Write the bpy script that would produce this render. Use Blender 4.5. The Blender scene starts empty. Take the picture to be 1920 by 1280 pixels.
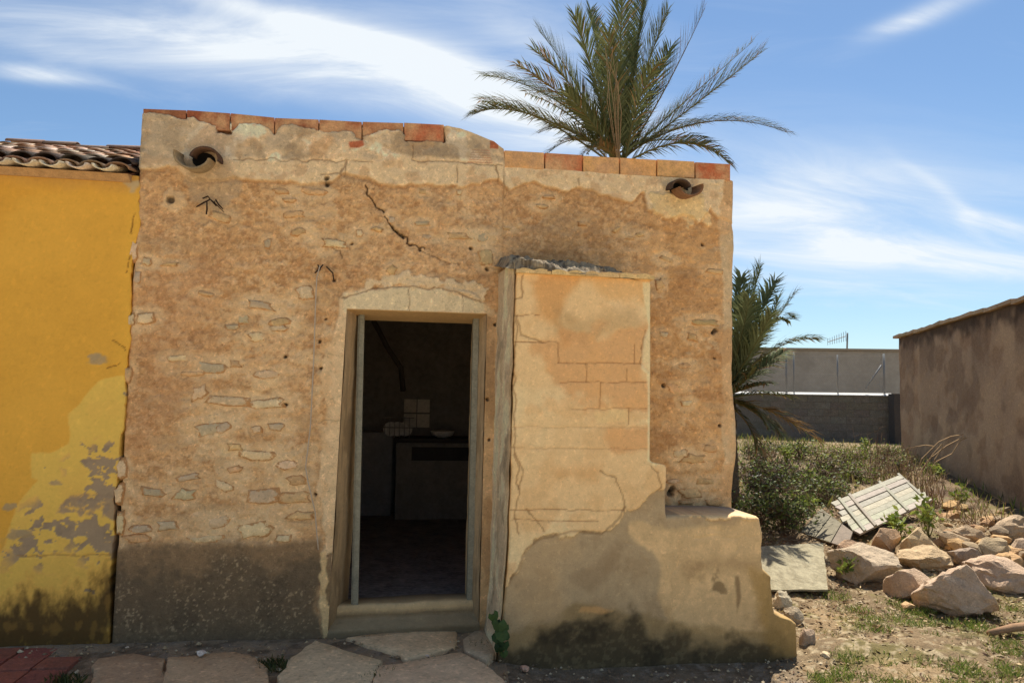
import bpy, math, random
import numpy as np
from math import sin, cos, radians, pi, exp
from mathutils import Vector, Matrix, noise as mnoise
random.seed(7); np.random.seed(7)
SC = bpy.context.scene
COL = SC.collection

# ------------------------------------------------------------------ camera
CAM_D, CAM_H, YAW, PITCH, ROLL, FPX = 5.2, 1.62, 9.0, 4.4, 1.05, 1400.0
_y, _p, _r = radians(YAW), radians(PITCH), radians(ROLL)
FW = np.array([sin(_y)*cos(_p), cos(_y)*cos(_p), sin(_p)])
_r0 = np.array([cos(_y), -sin(_y), 0.0]); _u0 = np.cross(_r0, FW)
UP = _u0*cos(_r) - _r0*sin(_r); RT = _r0*cos(_r) + _u0*sin(_r)
CP = np.array([0.0, -CAM_D, CAM_H])
cd = bpy.data.cameras.new('camera'); co = bpy.data.objects.new('camera', cd); COL.objects.link(co)
cd.sensor_fit = 'HORIZONTAL'; cd.sensor_width = 36.0; cd.lens = 36.0*FPX/1920.0
cd.clip_start = 0.05; cd.clip_end = 3000
co.matrix_world = Matrix(((RT[0], UP[0], -FW[0], CP[0]), (RT[1], UP[1], -FW[1], CP[1]), (RT[2], UP[2], -FW[2], CP[2]), (0, 0, 0, 1)))
SC.camera = co

# ------------------------------------------------------------------ light
SUN_AZ, SUN_EL = radians(28), radians(60)          # azimuth from +Y towards +X
SKY_STRENGTH, SUN_STRENGTH, EXPOSURE = 0.045, 3.15, 1.42
SC.view_settings.view_transform = 'Standard'; SC.view_settings.look = 'None'
SC.view_settings.gamma = 1.0; SC.view_settings.use_curve_mapping = False
SC.view_settings.exposure = EXPOSURE
SC.cycles.max_bounces = 8; SC.cycles.diffuse_bounces = 4; SC.cycles.transparent_max_bounces = 8
W = bpy.data.worlds.new('World'); SC.world = W; W.use_nodes = True
def build_world():
    nt = W.node_tree; nt.nodes.clear(); N = nt.nodes.new; L = nt.links.new
    out = N('ShaderNodeOutputWorld'); bg = N('ShaderNodeBackground'); L(bg.outputs[0], out.inputs[0])
    bg.inputs[1].default_value = SKY_STRENGTH
    sky = N('ShaderNodeTexSky'); sky.sky_type = 'NISHITA'; sky.sun_disc = False
    sky.sun_elevation = SUN_EL; sky.sun_rotation = SUN_AZ; sky.altitude = 50
    sky.air_density = 1.0; sky.dust_density = 0.25; sky.ozone_density = 2.0
    tc = N('ShaderNodeTexCoord'); D = tc.outputs['Generated']
    def val(x, sock):
        if isinstance(x, (int, float)): sock.default_value = x
        else: L(x, sock)
    def m(op, a, b=0.0, c=None, clamp=False):
        n = N('ShaderNodeMath'); n.operation = op; n.use_clamp = clamp
        val(a, n.inputs[0]); val(b, n.inputs[1])
        if c is not None: val(c, n.inputs[2])
        return n.outputs[0]
    def dot(v):
        n = N('ShaderNodeVectorMath'); n.operation = 'DOT_PRODUCT'; L(D, n.inputs[0]); n.inputs[1].default_value = tuple(v); return n.outputs['Value']
    def noise(vec, scale, detail, rough, dist=0.0, dim=None):
        n = N('ShaderNodeTexNoise'); L(vec, n.inputs['Vector']); n.inputs['Scale'].default_value = scale
        n.inputs['Detail'].default_value = detail; n.inputs['Roughness'].default_value = rough; n.inputs['Distortion'].default_value = dist
        return n.outputs['Fac']
    def ramp(x, a, b):
        n = N('ShaderNodeMapRange'); n.interpolation_type = 'SMOOTHSTEP'; L(x, n.inputs[0])
        n.inputs[1].default_value = a; n.inputs[2].default_value = b; return n.outputs[0]
    # cloud deck seen as a plane overhead: direction / height
    sep = N('ShaderNodeSeparateXYZ'); L(D, sep.inputs[0])
    hz = m('ADD', m('MAXIMUM', sep.outputs[2], 0.0), 0.14)
    cx, cy = m('DIVIDE', sep.outputs[0], hz), m('DIVIDE', sep.outputs[1], hz)
    comb = N('ShaderNodeCombineXYZ'); L(cx, comb.inputs[0]); L(cy, comb.inputs[1])
    mp = N('ShaderNodeMapping'); L(comb.outputs[0], mp.inputs[0]); mp.inputs['Rotation'].default_value = (0, 0, radians(-38)); mp.inputs['Scale'].default_value = (0.55, 1.5, 1)
    mp.inputs['Location'].default_value = (3.1, 0.7, 0)
    fine = noise(mp.outputs[0], 2.1, 8, 0.64, 1.1)
    broad = noise(mp.outputs[0], 0.55, 3, 0.5, 0.3)
    # named banks of cirrus, each an elongated soft patch about a world direction
    w = m('MAXIMUM', dot(FW), 0.15)
    px = m('DIVIDE', dot(RT), w); py = m('DIVIDE', dot(UP), w)
    warp = noise(mp.outputs[0], 1.1, 3, 0.5)
    wv = m('MULTIPLY', m('SUBTRACT', warp, 0.5), 0.10)
    px2, py2 = m('ADD', px, wv), m('ADD', py, m('MULTIPLY', wv, 0.7))
    front = ramp(dot(FW), 0.2, 0.5)
    def bank(bx, by, ang, sx, sy, amp):
        bx, by, sx, sy = (bx-960)/FPX, (640-by)/FPX, sx/FPX, sy/FPX
        ca, sa = cos(radians(ang)), sin(radians(ang))
        dx, dy = m('SUBTRACT', px2, bx), m('SUBTRACT', py2, by)
        e1 = m('DIVIDE', m('ADD', m('MULTIPLY', dx, ca), m('MULTIPLY', dy, sa)), sx)
        e2 = m('DIVIDE', m('SUBTRACT', m('MULTIPLY', dy, ca), m('MULTIPLY', dx, sa)), sy)
        r2 = m('ADD', m('MULTIPLY', e1, e1), m('MULTIPLY', e2, e2))
        return m('MULTIPLY', m('EXPONENT', m('MULTIPLY', r2, -1.0)), amp)
    tot = None
    for b in BANKS:
        v = bank(*b); tot = v if tot is None else m('ADD', tot, v)
    tot = m('MULTIPLY', tot, front)
    tot = m('MULTIPLY', tot, m('ADD', m('MULTIPLY', ramp(fine, 0.24, 0.74), 0.9), 0.42))
    gen = m('MULTIPLY', ramp(m('ADD', m('MULTIPLY', fine, 0.5), m('MULTIPLY', broad, 0.5)), 0.48, 0.74), 0.75)
    gen = m('MULTIPLY', gen, m('SUBTRACT', 1.0, m('MULTIPLY', front, 0.6)))
    haze = m('MULTIPLY', m('POWER', m('SUBTRACT', 1.0, m('MAXIMUM', sep.outputs[2], 0.0)), 9.0), 0.20)
    dens = m('MINIMUM', m('ADD', m('ADD', tot, gen), haze), 0.95)
    mix = N('ShaderNodeMix'); mix.data_type = 'RGBA'; L(dens, mix.inputs[0])
    tint = N('ShaderNodeMix'); tint.data_type = 'RGBA'; tint.blend_type = 'MULTIPLY'; tint.inputs[0].default_value = 1.0
    L(sky.outputs[0], tint.inputs[6]); tint.inputs[7].default_value = SKY_TINT
    L(tint.outputs[2], mix.inputs[6]); mix.inputs[7].default_value = CLOUD
    L(mix.outputs[2], bg.inputs[0])
SKY_TINT = (0.84, 0.97, 1.04, 1)
CLOUD = (7.6, 8.05, 8.4, 1)
BANKS = [(690, 120, -17, 310, 80, 0.55), (610, 45, -16, 330, 24, 0.42), (800, 130, -24, 240, 34, 0.50), (890, 200, -30, 130, 70, 0.60), (330, 75, -10, 460, 60, 0.42), (440, 130, -13, 360, 50, 0.35), (60, 85, -12, 200, 22, 0.30),
         (70, 138, -10, 95, 16, 0.85), (1600, 455, -6, 420, 62, 0.62), (1800, 505, -3, 420, 34, 0.45), (1740, 25, 22, 100, 20, 0.65), (1690, 45, 14, 60, 14, 0.4),
         (1800, 385, -40, 120, 14, 0.28), (1860, 405, -10, 150, 12, 0.40), (1480, 360, 4, 240, 60, 0.38), (1650, 330, -8, 380, 120, 0.22), (1060, 240, -10, 170, 70, 0.6), (1010, 60, -30, 120, 40, 0.25)]
build_world()
sd = bpy.data.lights.new('sun', 'SUN'); sd.energy = SUN_STRENGTH; sd.angle = radians(0.53); sd.color = (1.0, 0.94, 0.85)
so = bpy.data.objects.new('sun', sd); COL.objects.link(so)
so.rotation_euler = Vector((sin(SUN_AZ)*cos(SUN_EL), cos(SUN_AZ)*cos(SUN_EL), sin(SUN_EL))).to_track_quat('Z', 'Y').to_euler()
so.location = (8, 12, 20)

# ------------------------------------------------------------------ pixel <-> place
def ray(px, py): return FW + RT*((px-960)/FPX) + UP*((640-py)/FPX)
def onY(px, py, y=0.0):
    d = ray(px, py); return CP + d*((y-CP[1])/d[1])
def onZ(px, py, z=0.0):
    d = ray(px, py); return CP + d*((z-CP[2])/d[2])
def onD(px, py, dist):
    return CP + ray(px, py)*dist
def fx(pts, y=0.0):
    return [(float(q[0]), float(q[2])) for q in (onY(a, b, y) for a, b in pts)]

# ------------------------------------------------------------------ noise and colour fields
def _h(ix, iy, s):
    a = (ix.astype(np.int64)*374761393 + iy.astype(np.int64)*668265263 + s*974634777) & 0xffffffff
    a = ((a ^ (a >> 13))*1274126177) & 0xffffffff
    a = ((a ^ (a >> 16))*2246822519) & 0xffffffff
    return ((a ^ (a >> 15)) & 0xffff)/65535.0
def vn(x, y, s=0):
    x = np.asarray(x, float); y = np.asarray(y, float)
    ix, iy = np.floor(x), np.floor(y); f, g = x-ix, y-iy
    f = f*f*f*(f*(f*6-15)+10); g = g*g*g*(g*(g*6-15)+10)
    a, b, c, d = _h(ix, iy, s), _h(ix+1, iy, s), _h(ix, iy+1, s), _h(ix+1, iy+1, s)
    return ((a*(1-f)+b*f)*(1-g) + (c*(1-f)+d*f)*g)*2-1
def fbm(x, y, f=1.0, o=4, s=0, r=0.5):
    t, a, n = 0, 1.0, 0
    for i in range(o):
        ca, sa = cos(0.6*i), sin(0.6*i)
        t = t + a*vn((x*ca-y*sa)*f+i*17.3, (x*sa+y*ca)*f-i*9.1, s+i); n += a; a *= r; f *= 2.03
    return t/n*1.6
def sst(a, b, x):
    t = np.clip((x-a)/(b-a), 0, 1); return t*t*(3-2*t)
def sdp(X, Z, pts):
    d = np.full(X.shape, 1e9); ins = np.zeros(X.shape, bool); n = len(pts)
    for i in range(n):
        ax, az = pts[i]; bx, bz = pts[(i+1) % n]
        ex, ez = bx-ax, bz-az; wx, wz = X-ax, Z-az
        t = np.clip((wx*ex+wz*ez)/(ex*ex+ez*ez+1e-12), 0, 1)
        d = np.minimum(d, (wx-ex*t)**2+(wz-ez*t)**2)
        c = (az <= Z) != (bz <= Z)
        with np.errstate(divide='ignore', invalid='ignore'):
            xi = ax+(Z-az)*ex/(ez if abs(ez) > 1e-12 else 1e-12)
        ins ^= c & (X < xi)
    d = np.sqrt(d); return np.where(ins, -d, d)
def sdl(X, Z, pts):
    d = np.full(X.shape, 1e9)
    for (ax, az), (bx, bz) in zip(pts[:-1], pts[1:]):
        ex, ez = bx-ax, bz-az; wx, wz = X-ax, Z-az
        t = np.clip((wx*ex+wz*ez)/(ex*ex+ez*ez+1e-12), 0, 1)
        d = np.minimum(d, (wx-ex*t)**2+(wz-ez*t)**2)
    return np.sqrt(d)
def pm(X, Z, pts, soft=0.01, jag=0.02, f=9, s=0, o=4):
    return sst(soft, -soft, sdp(X, Z, pts)+jag*fbm(X, Z, f, o, s))
def lin(c):
    return np.array([((v/255+0.055)/1.055)**2.4 if v > 10 else v/255/12.92 for v in c])
SHADE_GAIN = 1.22  # raises wall colours to make up for weak light in shade
class Field:
    """albedo and relief over a wall plane"""
    def __init__(s, X, Z, c): s.X, s.Z = X, Z; s.h = np.zeros(X.shape); s.c = np.tile(lin(c), X.shape+(1,))
    def mix(s, m, c, dh=0.0):
        m = np.asarray(m)
        s.c = s.c*(1-m[..., None]) + lin(c)*m[..., None]; s.h = s.h+m*dh
    def mul(s, m): s.c = s.c*np.asarray(m)[..., None]
    def groove(s, pts, w, depth, c=(70, 50, 32), k=0.8, wob=0.012, f=14, sd=3):
        X2 = s.X+wob*fbm(s.X, s.Z, f, 3, sd); Z2 = s.Z+wob*fbm(s.X, s.Z, f, 3, sd+7)
        m = sst(w, w*0.25, sdl(X2, Z2, pts)); s.mix(m*k, c); s.h = s.h-m*depth

# ------------------------------------------------------------------ materials
def mat(name, color=None, use='attr', var=0.18, vscale=30.0, bump=0.15, bscale=120.0, rough=0.92, color2=None, spec=0.25, detail=5, trans=0.0, bdist=0.01, fleck=None):
    m = bpy.data.materials.new(name); m.use_nodes = True; nt = m.node_tree; N = nt.nodes.new; L = nt.links.new
    b = nt.nodes['Principled BSDF']; b.inputs['Roughness'].default_value = rough; b.inputs['Specular IOR Level'].default_value = spec
    tc = N('ShaderNodeTexCoord'); P = tc.outputs['Object']
    if use == 'objrand':
        P = N('ShaderNodeNewGeometry').outputs['Position']
    def noise(sc, de=detail, ro=0.6):
        n = N('ShaderNodeTexNoise'); L(P, n.inputs['Vector']); n.inputs['Scale'].default_value = sc; n.inputs['Detail'].default_value = de; n.inputs['Roughness'].default_value = ro; return n.outputs['Fac']
    if use == 'attr':
        a = N('ShaderNodeAttribute'); a.attribute_name = 'albedo'; base = a.outputs['Color']
    elif use == 'objrand':
        oi = N('ShaderNodeObjectInfo'); base = oi.outputs['Color']
    else:
        r = N('ShaderNodeRGB'); r.outputs[0].default_value = (*color, 1); base = r.outputs[0]
    if color2 is not None:
        mr = N('ShaderNodeMapRange'); L(noise(vscale*0.35), mr.inputs[0]); mr.inputs[1].default_value = 0.42; mr.inputs[2].default_value = 0.62
        mx = N('ShaderNodeMix'); mx.data_type = 'RGBA'; L(mr.outputs[0], mx.inputs[0]); L(base, mx.inputs[6]); mx.inputs[7].default_value = (*color2, 1); base = mx.outputs[2]
    n1 = noise(vscale); n2 = noise(vscale*5.3, 3)
    s = N('ShaderNodeMath'); s.operation = 'ADD'; L(n1, s.inputs[0]); L(n2, s.inputs[1])
    mr = N('ShaderNodeMapRange'); L(s.outputs[0], mr.inputs[0]); mr.inputs[1].default_value = 0.55; mr.inputs[2].default_value = 1.45; mr.inputs[3].default_value = 1-var*1.6; mr.inputs[4].default_value = 1+var*1.6
    vm = N('ShaderNodeVectorMath'); vm.operation = 'SCALE'; L(base, vm.inputs[0]); L(mr.outputs[0], vm.inputs['Scale'])
    if fleck:
        fs, amt = fleck; last = vm.outputs[0]
        for sc, lo, hi, gain in ((fs, 0.56, 0.68, 1+amt), (fs*1.37, 0.44, 0.33, 1-amt*0.75), (fs*2.9, 0.56, 0.68, 1+amt*0.35), (fs*0.31, 0.55, 0.66, 1+amt*0.4), (fs*0.43, 0.45, 0.36, 1-amt*0.35)):
            q = N('ShaderNodeMapRange'); q.interpolation_type = 'SMOOTHSTEP'; L(noise(sc, 4, 0.62), q.inputs[0])
            q.inputs[1].default_value = min(lo, hi); q.inputs[2].default_value = max(lo, hi)
            q.inputs[3].default_value = 1.0 if hi > lo else gain; q.inputs[4].default_value = gain if hi > lo else 1.0
            v2 = N('ShaderNodeVectorMath'); v2.operation = 'SCALE'; L(last, v2.inputs[0]); L(q.outputs[0], v2.inputs['Scale']); last = v2.outputs[0]
        fin = last
    else: fin = vm.outputs[0]
    L(fin, b.inputs['Base Color'])
    if bump > 0:
        bp = N('ShaderNodeBump'); bp.inputs['Strength'].default_value = bump; bp.inputs['Distance'].default_value = bdist
        ba = N('ShaderNodeMath'); ba.operation = 'ADD'; L(noise(bscale, 6, 0.65), ba.inputs[0]); L(noise(bscale*0.22, 4), ba.inputs[1])
        L(ba.outputs[0], bp.inputs['Height']); L(bp.outputs[0], b.inputs['Normal'])
    if trans > 0:
        t = N('ShaderNodeBsdfTranslucent'); L(vm.outputs[0], t.inputs[0]); ms = N('ShaderNodeMixShader'); ms.inputs[0].default_value = trans
        L(b.outputs[0], ms.inputs[1]); L(t.outputs[0], ms.inputs[2]); L(ms.outputs[0], nt.nodes['Material Output'].inputs[0])
    return m
M_WALL = mat('weathered_plaster', var=0.12, vscale=26, bump=0.7, bscale=80, bdist=0.014, fleck=(34, 0.28))
M_SMOOTH = mat('smooth_render', var=0.08, vscale=22, bump=0.35, bscale=110, bdist=0.008, fleck=(36, 0.15))
M_YELLOW = mat('ochre_paint', var=0.05, vscale=9, bump=0.2, bscale=80, bdist=0.006, fleck=(24, 0.07))
M_SOIL = mat('soil', var=0.2, vscale=16, bump=0.8, bscale=60, bdist=0.02, fleck=(44, 0.32))
M_STONE = mat('limestone', use='objrand', var=0.1, vscale=22, bump=0.9, bscale=45, bdist=0.016, fleck=(30, 0.25))
def stone_edges():
    nt = M_STONE.node_tree; N = nt.nodes.new; L = nt.links.new
    vm = next(n for n in nt.nodes if n.type == 'VECT_MATH' and n.operation == 'SCALE'); src = vm.inputs[0].links[0].from_socket
    a = N('ShaderNodeAttribute'); a.attribute_name = 'albedo'
    tc = N('ShaderNodeTexCoord'); gm = N('ShaderNodeNewGeometry'); nz = N('ShaderNodeTexNoise'); L(gm.outputs['Position'], nz.inputs['Vector']); nz.inputs['Scale'].default_value = 46; nz.inputs['Detail'].default_value = 6; nz.inputs['Roughness'].default_value = 0.7
    ad = N('ShaderNodeMath'); ad.operation = 'MULTIPLY_ADD'; L(nz.outputs['Fac'], ad.inputs[0]); ad.inputs[1].default_value = 1.8; L(a.outputs['Fac'], ad.inputs[2])
    mr = N('ShaderNodeMapRange'); mr.interpolation_type = 'SMOOTHSTEP'; L(ad.outputs[0], mr.inputs[0]); mr.inputs[1].default_value = 1.12; mr.inputs[2].default_value = 1.34
    mx = N('ShaderNodeMix'); mx.data_type = 'RGBA'; L(mr.outputs[0], mx.inputs[0]); mx.inputs[6].default_value = (*(lin((184, 138, 90))*1.2), 1); L(src, mx.inputs[7]); L(mx.outputs[2], vm.inputs[0])
M_ROCK = mat('rough_rock', use='objrand', var=0.16, vscale=16, bump=0.9, bscale=60, bdist=0.02, fleck=(30, 0.25))
M_BRICK = mat('fired_brick', use='objrand', var=0.24, vscale=16, bump=0.5, bscale=90, bdist=0.008, color2=lin((204, 158, 112)))
M_TILE = mat('clay_tile', use='objrand', var=0.25, vscale=20, bump=0.5, bscale=70, bdist=0.008, fleck=(22, 0.25))
M_PAVE = mat('paving', use='objrand', var=0.15, vscale=9, bump=0.8, bscale=50, bdist=0.012, fleck=(26, 0.34))
M_CONC = mat('concrete', color=lin((176, 158, 130)), use='c', var=0.2, vscale=14, bump=0.4, bscale=70)
M_DARKROOM = mat('dark_plaster', color=(0.19, 0.175, 0.155), use='c', var=0.25, vscale=3, bump=0.2)  # plain dark grey-beige base for the room walls
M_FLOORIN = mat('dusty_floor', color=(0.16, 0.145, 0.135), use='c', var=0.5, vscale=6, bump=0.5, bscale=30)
M_METAL = mat('galvanised_frame', color=(0.27, 0.25, 0.18), use='c', var=0.25, vscale=12, bump=0.1, rough=0.6)
M_WIRE = mat('grey_cable', color=(0.5, 0.40, 0.29), use='c', var=0.1, bump=0)
M_GALV = mat('galvanised_steel', color=(0.22, 0.22, 0.21), use='c', var=0.1, bump=0, rough=0.5)
M_LEAF = mat('leaf', var=0.2, vscale=14, bump=0, rough=0.6, spec=0.3, trans=0.3)
M_PALM = mat('palm_leaf', var=0.2, vscale=9, bump=0, rough=0.75, spec=0.10, trans=0.2)
M_TWIG = mat('dry_twig', var=0.25, vscale=20, bump=0)
M_BARK = mat('palm_bark', color=(0.12, 0.09, 0.06), use='c', var=0.4, vscale=14, bump=0.9, bscale=30, bdist=0.03)
M_WOOD = mat('weathered_board', use='objrand', var=0.25, vscale=18, bump=0.4, bscale=60)
M_SHEET = mat('fibre_sheet', color=lin((152, 143, 116)), use='c', var=0.25, vscale=34, bump=0.5, bscale=90, color2=lin((128, 119, 94)))

# ------------------------------------------------------------------ object helpers
WPOS = {}
def wp(o): return WPOS.get(o.name, np.zeros(3)) if o else np.zeros(3)
def tag(o, label=None, cat=None, group=None, kind=None):
    for k, v in (('label', label), ('category', cat), ('group', group), ('kind', kind)):
        if v: o[k] = v
    return o
def thing(name, loc, label, cat, group=None):
    o = bpy.data.objects.new(name, None); COL.objects.link(o); o.empty_display_size = 0.2
    o.location = tuple(loc); WPOS[o.name] = np.array(loc, float)
    return tag(o, label, cat, group)
def link(name, me, parent=None, pos=None, color=None):
    o = bpy.data.objects.new(name, me); COL.objects.link(o)
    pos = wp(parent) if pos is None else np.array(pos, float)
    WPOS[o.name] = pos
    if parent: o.parent = parent
    o.location = tuple(pos-wp(parent))
    if color is not None: o.color = (*color, 1)
    return o
class MB:
    def __init__(s): s.v, s.f, s.c = [], [], []
    def add(s, vs, fs, c=None):
        k = len(s.v); s.v.extend([tuple(map(float, q)) for q in vs]); s.f.extend([tuple(i+k for i in f) for f in fs])
        s.c.extend([c if c is not None else (0.5, 0.5, 0.5)]*len(vs)); return s
    def box(s, a, b, c=None):
        (x0, y0, z0), (x1, y1, z1) = a, b
        return s.add([(x0, y0, z0), (x1, y0, z0), (x1, y1, z0), (x0, y1, z0), (x0, y0, z1), (x1, y0, z1), (x1, y1, z1), (x0, y1, z1)],
                     [(3, 2, 1, 0), (4, 5, 6, 7), (0, 1, 5, 4), (1, 2, 6, 5), (2, 3, 7, 6), (3, 0, 4, 7)], c)
    def hexa(s, p, c=None):      # 8 points: bottom ring 4, top ring 4
        return s.add(p, [(3, 2, 1, 0), (4, 5, 6, 7), (0, 1, 5, 4), (1, 2, 6, 5), (2, 3, 7, 6), (3, 0, 4, 7)], c)
    def tube(s, pts, r, n=5, c=None, cap=True):
        pts = [np.array(p, float) for p in pts]; m = len(pts)
        rs = r if hasattr(r, '__len__') else [r]*m
        vs, fs = [], []
        ref = np.array([0.31, 0.17, 0.93])
        for i, p in enumerate(pts):
            t = pts[min(i+1, m-1)]-pts[max(i-1, 0)]; t = t/(np.linalg.norm(t)+1e-9)
            a = np.cross(t, ref); a /= np.linalg.norm(a)+1e-9; b = np.cross(t, a)
            for k in range(n):
                th = 2*pi*k/n; vs.append(p+rs[i]*(a*cos(th)+b*sin(th)))
        for i in range(m-1):
            for k in range(n):
                fs.append((i*n+k, i*n+(k+1) % n, (i+1)*n+(k+1) % n, (i+1)*n+k))
        if cap: fs.append(tuple(range(n-1, -1, -1))); fs.append(tuple((m-1)*n+k for k in range(n)))
        return s.add(vs, fs, c)
    def mesh(s, name, m, smooth=False, off=None):
        me = bpy.data.meshes.new(name)
        v = np.array(s.v, float)
        if off is not None: v = v-np.array(off)
        me.from_pydata(v.tolist(), [], s.f); me.materials.append(m)
        a = me.attributes.new('albedo', 'FLOAT_COLOR', 'POINT')
        cc = np.ones((len(s.v), 4), np.float32); cc[:, :3] = np.array(s.c); a.data.foreach_set('color', cc.ravel())
        if smooth: me.polygons.foreach_set('use_smooth', [True]*len(me.polygons))
        me.update(); return me
    def build(s, name, m, parent=None, smooth=False, pos=None, color=None):
        pos = wp(parent) if pos is None else np.array(pos, float)
        return link(name, s.mesh(name, m, smooth, pos), parent, pos, color)
def grid_mesh(name, V, C, quads, m, parent=None, smooth=True, pos=None):
    pos = wp(parent) if pos is None else np.array(pos, float)
    me = bpy.data.meshes.new(name); V = (V-pos).astype(np.float32); n = len(V); q = len(quads)
    me.vertices.add(n); me.vertices.foreach_set('co', V.ravel())
    me.loops.add(q*4); me.loops.foreach_set('vertex_index', quads.astype(np.int32).ravel())
    me.polygons.add(q); me.polygons.foreach_set('loop_start', np.arange(0, q*4, 4, dtype=np.int32))
    try: me.polygons.foreach_set('loop_total', np.full(q, 4, dtype=np.int32))
    except Exception: pass
    me.update(calc_edges=True)
    a = me.attributes.new('albedo', 'FLOAT_COLOR', 'POINT')
    cc = np.ones((n, 4), np.float32); cc[:, :3] = np.clip(C, 0, 1); a.data.foreach_set('color', cc.ravel())
    if smooth: me.polygons.foreach_set('use_smooth', np.ones(q, dtype=bool))
    me.materials.append(m); me.update()
    return link(name, me, parent, pos)
def wall_grid(name, X, Z, y0, field, mtl, parent, back, hole=None, edge_r=(0, 0, 0), rimcol=None):
    """X, Z: (rows, cols) in the wall plane; field: Field; back: y where the rim ends; hole: bool per quad (rows-1, cols-1)"""
    R, Cn = X.shape
    h = field.h.copy()
    for r, d in zip(edge_r, (X-X[:, :1], X[:, -1:]-X, Z[-1:, :]-Z)):
        if np.any(np.asarray(r) > 0):
            r = np.maximum(np.asarray(r, float), 1e-5)
            t = np.clip(d/r, 0, 1); h = h-r*(1-np.sqrt(np.maximum(0, 1-(1-t)**2)))
    Yc = y0-h
    V = np.stack([X, Yc, Z], -1).reshape(-1, 3); C = np.minimum(field.c.reshape(-1, 3)*SHADE_GAIN, 0.80)
    idx = np.arange(R*Cn).reshape(R, Cn)
    q = np.stack([idx[:-1, :-1], idx[:-1, 1:], idx[1:, 1:], idx[1:, :-1]], -1)
    keep = np.ones((R-1, Cn-1), bool) if hole is None else ~hole
    Q = q[keep].reshape(-1, 4)
    # rim, with its own vertices so that the corner stays crisp
    ed = np.concatenate([Q[:, [0, 1]], Q[:, [1, 2]], Q[:, [2, 3]], Q[:, [3, 0]]])
    key = {}
    es = np.sort(ed, 1); code = es[:, 0].astype(np.int64)*(R*Cn)+es[:, 1]
    u, inv, cnt = np.unique(code, return_inverse=True, return_counts=True)
    bd = ed[cnt[inv] == 1]
    bi = np.unique(bd); m1 = {int(b): i for i, b in enumerate(bi)}; n0 = len(V); nb = len(bi)
    F1 = V[bi]; B1 = F1.copy(); B1[:, 1] = back
    V2 = np.concatenate([V, F1, B1]); C2 = np.concatenate([C, C[bi], C[bi] if rimcol is None else np.tile(lin(rimcol), (nb, 1))])
    a = np.array([m1[int(k)] for k in bd[:, 0]]); b = np.array([m1[int(k)] for k in bd[:, 1]])
    rim = np.stack([n0+b, n0+a, n0+nb+a, n0+nb+b], -1)
    return grid_mesh(name, V2, C2, np.concatenate([Q, rim]), mtl, parent)
def jitter(c, k=0.08):
    c = np.array(c); return np.clip(c*(1+random.uniform(-k, k))*(1+np.random.uniform(-k*0.4, k*0.4, 3)), 0, 1)

# ================================================================== THE SETTING: ground
SITE = {}
def gz(x, y):
    x = np.asarray(x, float); y = np.asarray(y, float)
    right = sst(2.3, 3.0, x)
    z = 0.03-0.085*sst(-0.05, -0.55, y)*sst(0.5, 1.2, x)*sst(3.2, 2.4, x)
    z = z-0.03*sst(0.0, -0.9, y)
    z = z+right*(0.52*sst(0.9, 8.5, y)+0.06*sst(0.2, 1.4, y))
    bank = np.exp(-(((x-3.9)/1.0)**2+((y-3.6)/1.3)**2))*0.28 + np.exp(-(((x-5.9)/1.1)**2+((y-2.1)/1.0)**2))*0.22
    return z+right*bank
def gxyz(px, py, dz=0.0):
    """the point of the ground seen at a pixel"""
    z = 0.0
    for _ in range(30):
        p = onZ(px, py, z); z = 0.6*z+0.4*float(gz(p[0], p[1]))
    return np.array([p[0], p[1], float(gz(p[0], p[1]))+dz])
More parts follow.
